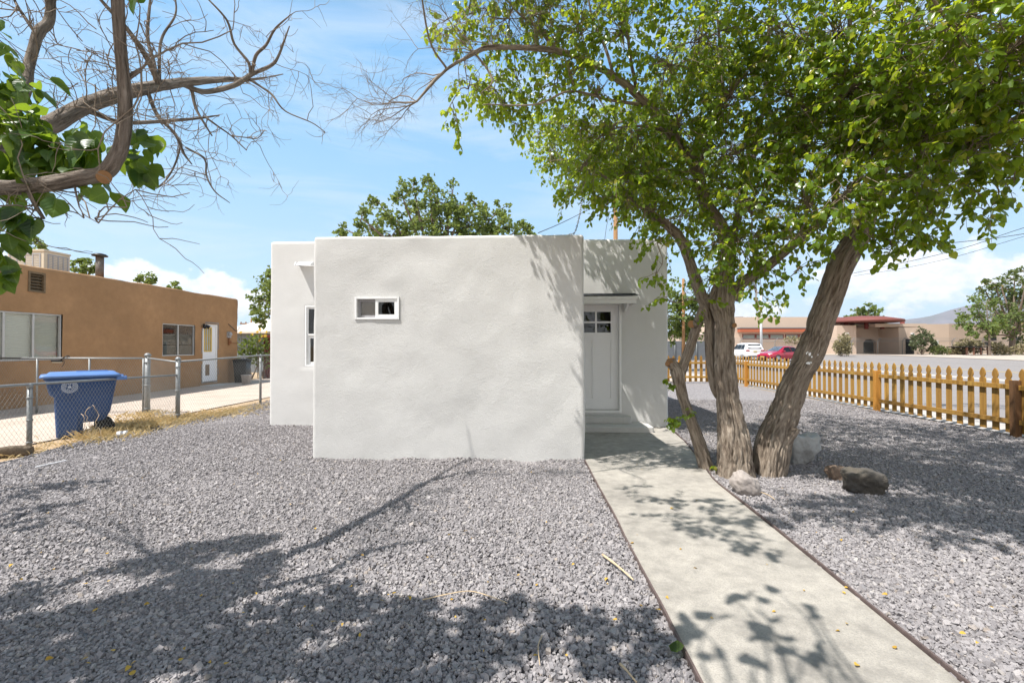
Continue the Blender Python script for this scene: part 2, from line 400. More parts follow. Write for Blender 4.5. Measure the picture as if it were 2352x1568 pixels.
M_bark2 = barkmat('grey_branch_bark', (.09, .074, .06), (.235, .195, .16), (.37, .32, .275), 1.6)
M_twig = mat('grey_twig', (.24, .19, .145), .9, .25, 8)
M_barkfar = mat('far_bark', (.17, .13, .10), .9, .25, 6)
M_leafR = leafmat('mulberry_leaf', (.028, .066, .008), (.125, .21, .02), (.56, .67, .035), .46, .30, dry=(.30, .26, .05))
M_leafL = leafmat('near_mulberry_leaf', (.018, .05, .010), (.045, .105, .018), (.33, .47, .03), .42, .36, veins=True)
M_leafF = leafmat('far_leaf', (.055, .095, .024), (.155, .21, .055), (.34, .41, .08), .38, .6)
M_leafF2 = leafmat('dry_tip_leaf', (.045, .075, .02), (.13, .16, .045), (.22, .30, .05), .32, .6, dry=(.26, .19, .08))
M_leafY = leafmat('shrub_leaf', (.06, .10, .02), (.15, .21, .05), (.30, .36, .06), .35, .6)  # mid green, varied at random from leaf to leaf
M_pine = leafmat('pine_needle', (.05, .075, .03), (.11, .13, .06), (.15, .18, .05), .2, .7)
M_dryleaf = leafmat('dry_brush', (.20, .17, .09), (.34, .30, .17), (.30, .27, .12), .2, .8)
M_petal = leafmat('yellow_petal', (.60, .36, .02), (.70, .45, .03), (.6, .4, .02), .3, .6)
M_litter = leafmat('fallen_leaf', (.42, .24, .03), (.58, .37, .06), (.5, .3, .03), .2, .6)
def gravelmat(name, stones):
    m, t, b = newmat(name); tc = t.n('ShaderNodeTexCoord').outputs['Object']
    if stones:
        a = t.n('ShaderNodeAttribute', attribute_name='rnd').outputs['Fac']
        c = t.ramp(a, [(0., (.22, .205, .208)), (.35, (.277, .258, .26)), (.75, (.332, .309, .308)), (.95, (.375, .35, .343)), (.96, (.31, .26, .22)), (1., (.42, .40, .385))])
        c = t.mix(t.ramp(t.noise(tc, 120, 3), [(.4, 0.), (.75, .45)]), c, (.16, .155, .165))
        t.l(t.bump(t.noise(tc, 160, 3), .35, .004), b.inputs['Normal'])
    else:
        vo = t.n('ShaderNodeTexVoronoi'); t.l(tc, vo.inputs['Vector']); vo.inputs['Scale'].default_value = 34
        g = t.n('ShaderNodeSeparateColor'); t.l(vo.outputs['Color'], g.inputs[0])
        c = t.ramp(g.outputs[0], [(0., (.195, .181, .184)), (.5, (.285, .266, .267)), (1., (.37, .345, .34))])
        t.l(t.bump(t.math('MULTIPLY', vo.outputs['Distance'], -1.), 1.0, .03), b.inputs['Normal'])
    t.l(c, b.inputs['Base Color']); b.inputs['Roughness'].default_value = .9; b.inputs['Specular IOR Level'].default_value = .2; return m
M_gravel = gravelmat('gravel_stone', True); M_bed = gravelmat('gravel_bed', False)
def pathmat():
    m, t, b = newmat('path_concrete'); tc = t.n('ShaderNodeTexCoord').outputs['Object']
    big = t.noise(tc, 1.6, 6, .65, .4); mid = t.noise(tc, 9, 5, .7); fine = t.noise(tc, 105, 4, .75)
    c = t.ramp(t.math('ADD', t.math('MULTIPLY', big, .5), t.math('MULTIPLY', mid, .5)), [(.36, (.225, .208, .184)), (.5, (.34, .314, .276)), (.64, (.435, .40, .35))])
    c = t.mix(t.ramp(fine, [(.46, 0.), (.68, .7)]), c, (.20, .192, .18))
    t.l(c, b.inputs['Base Color']); b.inputs['Roughness'].default_value = .92; b.inputs['Specular IOR Level'].default_value = .2
    t.l(t.bump(fine, .45, .004, t.bump(mid, .2, .01)), b.inputs['Normal']); return m
M_path = pathmat()
def emblemmat():
    m, t, b = newmat('white_seal_print'); tc = t.n('ShaderNodeTexCoord').outputs['Object']
    c = t.ramp(t.noise(tc, 60, 3, .7), [(.45, (.50, .56, .66)), (.6, (.16, .24, .42))])
    t.l(c, b.inputs['Base Color']); b.inputs['Roughness'].default_value = .5; return m
M_seal = emblemmat(); M_sealw = mat('white_print', (.52, .58, .68), .5, .05)
M_mount = mat('lilac_mountain', (.16, .145, .16), .95, .25, .004, tint=(.10, .115, .10))
# ------------------------------------------------------------------ terrain and sheets
def terr(y): 
    k = np.clip((np.asarray(y, float) - 30) / 45, 0, 1); return .35 * k * k * (3 - 2 * k)
def sheet(name, xs, ys, z, m, kind='structure', jit=0):
    X, Y = np.meshgrid(xs, ys); Z = terr(Y) + z
    if jit: Z = Z + jit * fbm(np.stack([X * .6, Y * .6, X * 0], -1), 3)
    nx, ny = len(xs), len(ys); i = np.arange(nx * ny).reshape(ny, nx)
    q = np.stack([i[:-1, :-1], i[:-1, 1:], i[1:, 1:], i[1:, :-1]], -1).reshape(-1, 4)
    o = link(name, mesh_np(name, np.stack([X, Y, Z], -1).reshape(-1, 3), [q], True), m); tag(o, kind=kind); return o
gl = np.concatenate([-np.geomspace(9000, 90, 12), np.linspace(-60, 90, 61), np.geomspace(120, 9000, 12)])
sheet('ground', gl, gl, -.014, M_dirt)
YW = gnd(1345, 1061)[1]; YB = gnd(1535, 983)[1]           # street face of the front room, face of the main house
XN = gnd(546.5, 876)[0]                                    # neighbour's long wall
FX = gnd(1994, 942)[0]                                     # picket fence line
print('YW', YW, 'YB', YB, 'XN', XN, 'FX', FX)
XG0 = -7.45
YARD_L = -7.15
bedx = np.linspace(YARD_L, FX + .12, 60); sheet('gravel_bed', bedx, np.linspace(-6, 20.6, 80), 0, M_bed)
sheet('driveway', np.linspace(XN + .02, -7.95, 12), np.linspace(1, 24, 30), .008, M_drive)
sheet('pavement', np.linspace(FX + .25, FX + 1.35, 4), np.linspace(-5, 58, 60), 0, M_walk)
sheet('road', np.linspace(FX + 1.36, 50, 40), np.linspace(-10, 66, 70), -.008, M_asph)
xs_ = gnd(2163, 863)[0]
sheet('gutter_strip', np.linspace(xs_ - .55, xs_ + .75, 3), np.linspace(-5, 64, 60), -.002, M_walk)
xy_ = gnd(2219, 849)[0]
sheet('road_line', np.linspace(xy_ - .12, xy_ + .12, 2), np.linspace(-5, 64, 60), .0, M_yellow)
sheet('verge', np.linspace(50.01, 140, 8), np.linspace(-20, 140, 60), .03, M_verge)
sheet('school_yard', np.linspace(14, 49.99, 8), np.linspace(66.02, 100, 20), .03, M_verge)
sheet('rear_lot', np.linspace(1.5, FX + .2, 8), np.linspace(20.9, 66, 40), -.006, M_verge)

# garden path with a kink towards the steps
pl = [gnd(*p) for p in ((1345, 1062), (1612, 1573))]
dirL = nrm(pl[1] - pl[0]); pr = [gnd(*p) for p in ((1543, 992), (1572, 1018), (1604, 1058), (1627, 1092), (1650, 1118), (1800, 1240), (1990, 1400), (2196, 1572))]
dirR = nrm(pr[-1] - pr[-2])
pl.append(pl[1] + dirL * 2.6); pr.append(pr[-1] + dirR * 2.6)
pb = [V(pl[0][0] - .06, YW + .3, 0), V(pl[0][0] - .06, YB - .02, 0), V(pr[0][0], YB - .02, 0)]
poly = [pl[2], pl[1], pl[0]] + pb + pr
mb = MB(); mb.prism([(p[0], p[1], -.02) for p in poly], (0, 0, .05)); po = mb.build('path', M_path); tag(po, kind='structure')
PATH = np.array([(p[0], p[1]) for p in poly])
def inpoly(P, x, y):
    c = np.zeros(len(x), bool); n = len(P)
    for i in range(n):
        x1, y1 = P[i]; x2, y2 = P[(i + 1) % n]
        k = ((y1 > y) != (y2 > y)); c ^= k & (x < (x2 - x1) * (y - y1) / (y2 - y1 + 1e-12) + x1)
    return c
def edging(pts, lab):
    p = catmull([(q[0], q[1], 0) for q in pts], .12); mb = MB()
    w = .006 * fbm(p * 2.2, 2)
    d = nrm(np.gradient(p, axis=0)); s = np.column_stack([-d[:, 1], d[:, 0], d[:, 2] * 0])
    rings = []
    for i in range(len(p)):
        a = p[i] + s[i] * w[i]
        rings.append([a - s[i] * .006 + V(0, 0, -.03), a + s[i] * .006 + V(0, 0, -.03), a + s[i] * .006 + V(0, 0, .047 + w[i] * .4), a - s[i] * .006 + V(0, 0, .047 + w[i] * .4)])
    mb.loft(rings, True, False); o = mb.build('landscape_edging', M_edge); tag(o, lab, 'edging', 'steel edging strips along the path')
edging([pl[0] + V(-.012, 0, 0), pl[1] + V(-.012, 0, 0), pl[2] + V(-.012, 0, 0)], 'brown steel edging between the path and the gravel in front of the house')
edging([p + V(.012, 0, 0) for p in pr], 'brown steel edging between the path and the gravel under the big tree')

# ------------------------------------------------------------------ gravel stones
def gravel():
    n0 = 960000
    ys = RNG.uniform(.5 ** .5, 13.5 ** .5, n0) ** 2; xs = RNG.uniform(-8, 9, n0)
    # keep a wedge a little wider than the view, thin out with distance
    keep = (np.abs(xs) < ys * 1.42 + 2.2) & (xs > YARD_L - .15 + .2 * fbm(np.column_stack([ys, xs * 0, xs * 0]), 3)) & (xs < FX + .1)
    keep &= ~inpoly(PATH, xs, ys)
    keep &= ~((ys > YW - .01) & (xs > XH0 - .01) & (xs < XH1 + .01)) & ~((ys > YB - .01) & (xs > XB0 - .01) & (xs < XB1 + .01))
    keep &= RNG.random(n0) < np.clip(1.12 * (7.2 / np.maximum(ys, 3.2)) ** 1.1 * .62, 0, 1)
    xs, ys = xs[keep], ys[keep]; n = len(xs); print('stones', n)
    base = np.array([[x, y, z] for x in (-1, 1) for y in (-1, 1) for z in (-1, 1)], float) * .62
    q = np.array([(0, 1, 3, 2), (4, 6, 7, 5), (0, 4, 5, 1), (2, 3, 7, 6), (0, 2, 6, 4), (1, 5, 7, 3)])
    v = base[None] + RNG.normal(0, .17, (n, 8, 3))
    sz = RNG.lognormal(math.log(.0104), .33, n); v *= (sz[:, None] * np.column_stack([RNG.uniform(.8, 1.35, n), RNG.uniform(.7, 1.1, n), RNG.uniform(.6, 1., n)]))[:, None, :]
    qa = RNG.normal(0, 1, (n, 4)); qa[:, 1:3] *= .35; qa = nrm(qa); w, x, y, z = qa.T
    Rm = np.stack([1 - 2 * (y * y + z * z), 2 * (x * y - z * w), 2 * (x * z + y * w), 2 * (x * y + z * w), 1 - 2 * (x * x + z * z), 2 * (y * z - x * w), 2 * (x * z - y * w), 2 * (y * z + x * w), 1 - 2 * (x * x + y * y)], -1).reshape(n, 3, 3)
    v = np.einsum('nij,nkj->nki', Rm, v)
    hz = .004 + RNG.random(n) * .016 + .012 * fbm(np.column_stack([xs * .8, ys * .8, xs * 0]), 3)
    dw = np.maximum(np.maximum(XH0 - xs, xs - XH1), np.abs(ys - YW)); hz = hz + .03 * np.exp(-(np.maximum(YW - ys, 0) / .09) ** 2) * (xs > XH0 - .1) * (xs < XH1) * (.5 + .9 * vnoise(np.column_stack([xs * 3.1, xs * 0, xs * 0])))
    v += np.column_stack([xs, ys, hz])[:, None, :]
    f = (q[None] + (np.arange(n) * 8)[:, None, None]).reshape(-1, 4)
    o = link('gravel', mesh_np('gravel', v.reshape(-1, 3), [f], False, {'rnd': np.repeat(RNG.random(n), 8)}), M_gravel)
    tag(o, kind='stuff')
# ------------------------------------------------------------------ rounded stucco volumes
def lines(a, b, step, r, extra=()):
    s = set(np.round(np.linspace(a, b, max(2, int(round((b - a) / step)) + 1)), 5))
    for k in (.0, .12, .3, .55, 1.): s |= {round(a + r * k, 5), round(b - r * k, 5)}
    ex = [round(e, 5) for e in extra]
    s = {x for x in s if all(abs(x - e) > step * .3 for e in ex)} | set(ex) | {round(a, 5), round(b, 5)}
    return np.array(sorted(s))
def rounded(name, x0, x1, y0, y1, z1, r, step, m, parent, holes=(), amp=.012, seed=0, backface=False):
    """stucco box standing on the ground, rounded edges, uneven hand-floated faces; holes in the -y face as (xa, xb, za, zb), in the +x face as ('x', ya, yb, za, zb)"""
    hf = [h for h in holes if h[0] != 'x']; hx = [h[1:] for h in holes if h[0] == 'x']
    X = lines(x0, x1, step, r, [c for h in hf for c in h[:2]]); Z = lines(-.05, z1, step, r, [c for h in hf for c in h[2:]] + [c for h in hx for c in h[2:]])
    Y = lines(y0, y1, step if y1 - y0 < 4 else step * 2.5, r, [c for h in hx for c in h[:2]])
    V_, Fq = [], []; base = 0
    def face(A, B, fn, flip, hl):
        nonlocal base
        a, b = np.meshgrid(A, B, indexing='ij'); P = fn(a, b).reshape(-1, 3); na, nb = len(A), len(B)
        i = np.arange(na * nb).reshape(na, nb); q = np.stack([i[:-1, :-1], i[1:, :-1], i[1:, 1:], i[:-1, 1:]], -1).reshape(-1, 4)
        ca = (A[:-1] + A[1:]) / 2; cb = (B[:-1] + B[1:]) / 2; ka, kb = np.meshgrid(ca, cb, indexing='ij'); k = np.ones(ka.size, bool)
        for h in hl: k &= ~((ka.ravel() > h[0]) & (ka.ravel() < h[1]) & (kb.ravel() > h[2]) & (kb.ravel() < h[3]))
        q = q[k]
        if flip: q = q[:, ::-1]
        V_.append(P); Fq.append(q + base); base += len(P)
    S = lambda *a: np.stack(a, -1)
    face(X, Z, lambda a, b: S(a, a * 0 + y0, b), False, hf)
    if backface: face(X, Z, lambda a, b: S(a, a * 0 + y1, b), True, ())
    face(Y, Z, lambda a, b: S(a * 0 + x0, a, b), True, ())
    face(Y, Z, lambda a, b: S(a * 0 + x1, a, b), False, hx)
    face(X, Y, lambda a, b: S(a, b, a * 0 + z1), False, ())
    P = np.concatenate(V_); q = np.column_stack([np.clip(P[:, 0], x0 + r, x1 - r), np.clip(P[:, 1], y0 + r, y1 - r), np.minimum(P[:, 2], z1 - r)])
    d = P - q; L = np.linalg.norm(d, axis=1, keepdims=True); n = d / np.maximum(L, 1e-9)
    P2 = q + n * np.minimum(L, r)
    P2 += n * (amp * fbm(P * 1.05 + seed, 3, 3) + amp * .45 * fbm(P * 3.2 + seed, 2, 9))[:, None]
    # hold opening edges true
    for h in hf:
        k = (P[:, 0] > h[0] - .03) & (P[:, 0] < h[1] + .03) & (P[:, 2] > h[2] - .03) & (P[:, 2] < h[3] + .03) & (np.abs(P[:, 1] - y0) < 1e-6); P2[k, 1] = y0
    me = mesh_np(name, P2, [np.concatenate(Fq)], True)
    return link(name, me, m, parent)
def frame(mb, o, ux, x0, x1, z0, z1, w, d0, d1):
    """four-sided frame in the plane spanned by ux (unit, horizontal) and z at origin o; depth along n from d0 (front) to d1."""
    n = np.cross(ux, V(0, 0, 1)); ang = math.atan2(ux[1], ux[0])
    def b(xa, xb, za, zb): mb.box(o + ux * (xa + xb) / 2 + V(0, 0, (za + zb) / 2) - n * (d0 + d1) / 2, (xb - xa, abs(d1 - d0), zb - za), rz=ang)
    b(x0, x0 + w, z0, z1); b(x1 - w, x1, z0, z1); b(x0 + w, x1 - w, z0, z0 + w); b(x0 + w, x1 - w, z1 - w, z1)
def slab(mb, o, ux, x0, x1, z0, z1, d0, d1):
    n = np.cross(ux, V(0, 0, 1)); mb.box(o + ux * (x0 + x1) / 2 + V(0, 0, (z0 + z1) / 2) - n * (d0 + d1) / 2, (x1 - x0, abs(d1 - d0), z1 - z0), rz=math.atan2(ux[1], ux[0]))

# ------------------------------------------------------------------ the grey stucco house
XH0 = aty(718, 800, YW)[0]; XH1 = aty(1342.5, 800, YW)[0]; ZH = aty(1030, 540, YW)[2]
XB0 = aty(619, 800, YB)[0]; XB1 = aty(1535, 800, YB)[0]; ZB = aty(900, 552.5, YB)[2]
print('house', XH0, XH1, ZH, XB0, XB1, ZB)
house = thing('stucco_house', 'pale grey stucco house with a low boxy front room and white door', 'house', ((XH0 + XH1) / 2, YB, 0))
wa, wb = aty(815.0, 682.0, YW), aty(917.5, 734.0, YW); wx0, wx1, wz0, wz1 = wa[0], wb[0], wb[2], wa[2]
rounded('wall', XH0, XH1, YW, YB - .006, ZH, .045, .05, M_house, house, [(wx0, wx1, wz0, wz1)], .012, 0)
la, lb = aty(699.5, 701, YB), aty(699.5, 842, YB); lx0 = la[0]; lx1 = lx0 + .82; lz0, lz1 = lb[2], la[2]
da, db = aty(1427.5, 694, YB), aty(1313, 941.5, YB); dx1, dx0, dz1, dz0 = da[0], db[0] - .04, da[2], db[2]
rounded('wall', XB0, XB1, YB, YB + 9.5, ZB, .05, .07, M_house2, house, [(lx0, lx1, lz0, lz1), (dx0, dx1, dz0, dz1)], .007, 5)
UX = V(1, 0, 0)
# sliding window of the front room
w = MB(); o0 = V(0, YW, 0); W0, W1 = wx0 + .003, wx1 - .003; Z0, Z1 = wz0 + .003, wz1 - .003
frame(w, o0, UX, W0, W1, Z0, Z1, .026, -.012, .10); win = w.build('window', M_white, house, bevel=.003)
xm = aty(866.5, 700, YW)[0]
w = MB(); frame(w, o0, UX, xm - .028, W1 - .0265, Z0 + .0265, Z1 - .0265, .042, .0, .035); w.build('sash', M_white, win, bevel=.003)
w = MB(); slab(w, o0, UX, xm + .010, W1 - .064, Z0 + .064, Z1 - .064, .018, .022); w.build('pane', M_glassdark, win)
w = MB(); frame(w, o0, UX, W0 + .027, xm + .02, Z0 + .027, Z1 - .027, .034, .045, .075); w.build('sash', M_greyscreen, win, bevel=.003)
w = MB(); slab(w, o0, UX, W0 + .058, xm + .02, Z0 + .058, Z1 - .058, .058, .061); w.build('pane', M_glass, win)
w = MB(); slab(w, o0, UX, W0 + .03, xm + .02, Z0 + .03, Z1 - .03, .085, .09); w.build('blind', M_blindbrown, win)
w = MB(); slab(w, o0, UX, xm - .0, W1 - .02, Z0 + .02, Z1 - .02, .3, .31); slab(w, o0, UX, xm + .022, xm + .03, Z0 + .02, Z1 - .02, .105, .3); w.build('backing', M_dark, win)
# hung window of the main wall, half hidden
o1 = V(0, YB, 0); w = MB(); frame(w, o1, UX, lx0 + .003, lx1 - .003, lz0 + .003, lz1 - .003, .035, .0, .10); win2 = w.build('window', M_white, house, bevel=.003)
zm = aty(700, 768, YB)[2]
w = MB(); frame(w, o1, UX, lx0 + .039, lx1 - .039, zm - .02, lz1 - .039, .032, .02, .05); w.build('sash', M_white, win2, bevel=.003)
w = MB(); frame(w, o1, UX, lx0 + .039, lx1 - .039, lz0 + .039, zm - .021, .055, .05, .085); w.build('sash', M_white, win2, bevel=.003)
w = MB(); slab(w, o1, UX, lx0 + .06, lx1 - .06, zm, lz1 - .06, .034, .038); w.build('pane', M_glassdark, win2)
w = MB(); slab(w, o1, UX, lx0 + .09, lx1 - .09, lz0 + .09, zm - .06, .062, .066); w.build('pane', M_glassdark, win2)
w = MB()
for k in range(34): slab(w, o1, UX, lx0 + .05, lx1 - .05, lz0 + .05 + k * .04, lz0 + .052 + k * .04, .13, .155)
w.build('blind', mat('dark_blind', (.10, .11, .09), .6), win2)
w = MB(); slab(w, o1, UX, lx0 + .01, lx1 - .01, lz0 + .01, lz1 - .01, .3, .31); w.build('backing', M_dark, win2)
# parapet spout
c0, c1 = aty(688, 597, YB), aty(722, 613, YB); w = MB(); zt, zb = c0[2], c1[2]; xa, xb = c0[0], c1[0]
zt, zb = c0[2] * .985, c1[2]
w.add([(xa, YB - .20, zb), (xb, YB - .20, zb), (xb, YB + .02, zb + .02), (xa, YB + .02, zb + .02)], [(0, 1, 2, 3), (3, 2, 1, 0)])
w.prism([(xa, YB - .20, zb), (xa, YB - .01, zb + .02), (xa, YB - .01, zt), (xa, YB - .16, zt - .02)], (.004, 0, 0)); w.prism([(xb, YB - .20, zb), (xb, YB - .01, zb + .02), (xb, YB - .01, zt), (xb, YB - .06, zt)], (.004, 0, 0))
w.prism([(xa + .02, YB - .19, zb + .006), (xb, YB - .19, zb + .006), (xa + .02, YB - .08, zt - .01)], (0, .006, 0)); w.bb(xa, xb, YB - .012, YB - .004, zb + .01, zt + .01); w.build('rain_spout', M_white, house)
# door
dw = MB(); tw = .045; frame(dw, o1, UX, dx0 + .003, dx1 - .003, dz0 - .05, dz1 - .003, tw, -.014, .12); dfr = dw.build('door_frame', M_trim, house, bevel=.004)
D0, D1, E0, E1 = dx0 + tw + .006, dx1 - tw - .004, dz0 + .012, dz1 - tw - .004; o2 = V(0, YB + .05, 0)
gx = [aty(p, 740, YB + .05)[0] for p in (1334, 1367, 1371, 1403)]; gz = [aty(1380, p, YB + .05)[2] for p in (763.5, 741.8, 738, 716)]
px_ = [aty(p, 840, YB + .05)[0] for p in (1334, 1360.5, 1376.5, 1404)]; pz_ = [aty(1390, p, YB + .05)[2] for p in (914.7, 782.5)]
dw = MB()
def solid(xa, xb, za, zb): slab(dw, o2, UX, xa, xb, za, zb, 0, .04)
solid(D0, gx[0], E0, E1); solid(gx[3], D1, E0, E1); solid(gx[0], gx[3], gz[3], E1); solid(gx[0], gx[3], pz_[1], gz[0]); solid(gx[0], gx[3], E0, pz_[0])
solid(gx[1], gx[2], gz[0], gz[3]); solid(gx[0], gx[1], gz[1], gz[2]); solid(gx[2], gx[3], gz[1], gz[2]); solid(px_[1], px_[2], pz_[0], pz_[1])
slab(dw, o2, UX, px_[0], px_[1], pz_[0], pz_[1], .013, .036); slab(dw, o2, UX, px_[2], px_[3], pz_[0], pz_[1], .013, .036)
door = dw.build('door', M_door, house)
for i in (0, 2):
    for j in (0, 2):
        w = MB(); slab(w, o2, UX, gx[i], gx[i + 1], gz[j], gz[j + 1], .014, .018); w.build('pane', M_glassdark, door)
w = MB(); w.tube([(D0 + .07, YB + .05, E0 + .95), (D0 + .07, YB - .0, E0 + .95)], .012, 10); w.lathe([(.0, .03), (.024, .024), (.03, .0), (.022, -.03), (.0, -.034)], (D0 + .07, YB - .01, E0 + .95), 14, 'y'); w.build('handle', M_alu, door)
w = MB(); slab(w, o2, UX, dx0 + .05, dx1 - .05, dz0 - .03, dz0 + .010, -.06, .03); w.build('threshold', M_alu, house)
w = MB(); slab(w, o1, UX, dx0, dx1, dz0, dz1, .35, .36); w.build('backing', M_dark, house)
# steps
s1x, s2x = aty(1500, 990, YB - .55)[0], aty(1451, 965, YB - .25)[0]
def rnstep(x1, y0, z0, z1, cut):
    mb = MB(); pts = [(XH1 - .05, y0), (x1 - .02, y0), (x1, y0 + .03), (x1, YB - .004 - cut * .6), (x1 - cut, YB - .004), (XH1 - .05, YB - .004)]
    mb.prism([(a, b, z0) for a, b in pts], (0, 0, z1 - z0)); return mb.build('step', M_conc, house, bevel=.012)
rnstep(s1x, YB - .62, -.02, .125, .10); rnstep(s2x, YB - .27, .127, .25, .08)
# canopy over the door
cY = YB - .44; cx1 = aty(1465, 685, cY)[0]; cz0 = aty(1400, 696.5, cY)[2]; cz1 = aty(1400, 686.5, cY)[2]; cz2 = aty(1400, 680, cY)[2]
can = MB(); can.bb(XH1 + .004, cx1 - .03, cY + .012, cY + .05, cz0, cz1 + .004); can.bb(XH1 + .004, cx1, cY - .012, cY + .011, cz1 - .002, cz2)
can.bb(XH1 + .004, cx1 - .03, cY + .051, YB - .012, cz1 - .04, cz1 - .022); can.prism([(cx1 - .034, cY + .051, cz0), (cx1 - .034, YB - .012, cz0), (cx1 - .034, YB - .012, cz1 + .07), (cx1 - .034, cY + .051, cz1 + .01)], (.022, 0, 0))
canopy = can.build('door_canopy', M_trim, house, bevel=.004)
sh = MB(); nrow = 4
for r_ in range(nrow):
    y0 = cY - .03 + r_ * .11; z0 = cz2 + .004 + r_ * .022; x = XH1 + .006
    while x < cx1 + .02:
        wd = random.uniform(.14, .2); x2 = min(x + wd, cx1 + .025); lift = random.uniform(0, .008)
        sh.prism([(x + .003, y0 + random.uniform(0, .008), z0 + lift), (x2, y0 + random.uniform(0, .008), z0 + lift + random.uniform(-.004, .006)), (x2, y0 + .17, z0 + .032), (x + .003, y0 + .17, z0 + .032)], (0, 0, .007)); x += wd
sh.build('shingles', M_shingle, canopy)
bk = MB(); bx = aty(1442.5, 706, YB - .3)[0]; bz = aty(1442, 715, YB - .2)[2]
bk.prism([(bx - .022, YB - .005, bz), (bx - .022, YB - .09, bz), (bx - .022, YB - .38, cz0 + .03), (bx - .022, YB - .38, cz0 + .10), (bx - .022, YB - .005, cz0 + .10)], (.044, 0, 0)); bk.build('bracket', M_trim, canopy, bevel=.003)
# vent cap on the roof behind the parapet
w = MB(); q = aty(1352, 549, YB + .5); w.bb(q[0] - .05, q[0] + .12, YB + .35, YB + .6, ZB - .02, ZB + .05); w.build('roof_vent', M_alu, house)

# ------------------------------------------------------------------ the brown neighbour
NY1 = gnd(546.5, 876)[1]; ZN = atx(549, 687, XN)[2]; print('neighbour', NY1, ZN, atx(0, 597, XN)[2])
nb = thing('adobe_house', 'long brown stucco house with a flat roof beside the driveway', 'house', (XN - 3, NY1 - 6, 0))
UY = V(0, 1, 0); oN = V(XN, 0, 0)
def wy(px0, py0, px1, py1):
    a, b = atx(px0, py0, XN), atx(px1, py1, XN); return min(a[1], b[1]), max(a[1], b[1]), min(a[2], b[2]), max(a[2], b[2])
A = wy(-60, 835, 143, 722); B = wy(373, 819, 448, 743); C_ = wy(464.5, 872, 499.5, 746.5)
B = (B[0], B[1], atx(374, 818, XN)[2], atx(374, 742, XN)[2]); C_ = (C_[0], C_[1], .09, atx(499, 746, XN)[2]); A = (A[0], A[1], atx(143, 826, XN)[2], atx(143, 722.5, XN)[2])
VT = wy(67, 667, 101, 627); VT = (VT[0], VT[1], atx(84, 669, XN)[2], atx(84, 628, XN)[2])
rounded('wall', XN - 8, XN, NY1 - 15, NY1, ZN, .09, .12, M_brown, nb, [('x',) + A, ('x',) + B, ('x',) + C_, ('x',) + VT], .02, 2, True)
def nwin(q, split, blind, slats):
    y0, y1, z0, z1 = q; w = MB(); frame(w, oN, UY, y0 + .004, y1 - .004, z0 + .004, z1 - .004, .035, .02, .09); a = w.build('window', M_alu, nb, bevel=.003)
    for s in split: w = MB(); slab(w, oN, UY, s - .025, s + .025, z0 + .04, z1 - .04, .03, .07); w.build('mullion', M_alu, a)
    split = sorted(split); e = [y0 + .04] + [s for s in split] + [y1 - .04]
    for i in range(len(e) - 1): w = MB(); slab(w, oN, UY, e[i] + .02, e[i + 1] - .02, z0 + .04, z1 - .04, .052, .056); w.build('pane', M_glass, a)
    w = MB(); n = int((z1 - z0) / slats)
    for k in range(n): w.box((XN - .13, (y0 + y1) / 2, z0 + (k + .5) * slats), (.022, y1 - y0 - .06, slats * .93), rot=np.array([[.92, 0, .38], [0, 1, 0], [-.38, 0, .92]]) if slats < .06 else None)
    w.build('blind', blind, a)
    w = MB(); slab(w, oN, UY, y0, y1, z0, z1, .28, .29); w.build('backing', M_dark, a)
nwin(A, [atx(79, 770, XN)[1], atx(11, 770, XN)[1]], mat('cream_blind', (.78, .75, .67), .7, .03), .045)
nwin(B, [atx(411, 780, XN)[1]], mat('grey_curtain', (.16, .15, .13), .8, .15, 2), .4)
# door
y0, y1, z0, z1 = C_; w = MB(); frame(w, oN, UY, y0 + .004, y1 - .004, z0 - .06, z1 - .004, .05, .0, .10); w.build('door_frame', M_trim, nb)
gy0, gy1, gz0, gz1 = y0 + .14, y1 - .30, atx(480, 807, XN)[2], atx(480, 752, XN)[2]
w = MB()
for a in ((y0 + .056, gy0, z0 + .02, z1 - .06), (gy1, y1 - .056, z0 + .02, z1 - .06), (gy0, gy1, gz1, z1 - .06), (gy0, gy1, z0 + .02, gz0)): slab(w, oN, UY, *a, .04, .08)
nd = w.build('door', M_door, nb)
w = MB(); frame(w, oN, UY, gy0 - .01, gy1 + .01, gz0 - .01, gz1 + .01, .05, .026, .06)
for k in (1, 2):
    yy = gy0 + (gy1 - gy0) * k / 3; slab(w, oN, UY, yy - .012, yy + .012, gz0 + .04, gz1 - .04, .034, .058); zz = gz0 + (gz1 - gz0) * k / 3; slab(w, oN, UY, gy0 + .04, gy1 - .04, zz - .011, zz + .011, .036, .056)
w.build('glazing_bars', M_yellowwood, nd)
w = MB(); slab(w, oN, UY, gy0 + .02, gy1 - .02, gz0 + .02, gz1 - .02, .062, .066); w.build('pane', mat('curtained_pane', (.42, .46, .46), .3, .05), nd)
pz0, pz1 = atx(478, 862, XN)[2], atx(478, 837, XN)[2]; ya, yb = y0 + .22, y1 - .42
w = MB(); frame(w, oN, UY, ya, yb, pz0, pz1, .03, .028, .05); slab(w, oN, UY, ya + .03, yb - .03, pz0 + .03, pz1 - .03, .032, .037); w.build('pet_door', mat('tan_flap', (.20, .14, .09), .6, .1), nd)
w = MB(); slab(w, oN, UY, y0 - .12, y1 + .14, -.01, z0 - .065, -.45, -.006); slab(w, oN, UY, y0 - .4, y1 + .3, -.01, .014, -.75, -.455); w.build('step', M_conc, nb)
w = MB(); frame(w, oN, UY, y0 - .06, y1 + .08, .1, z1 + .09, .055, -.006, .03); w.build('door_surround', mat('bare_grey_mortar', (.24, .21, .185), .95, .25, 12), nb)
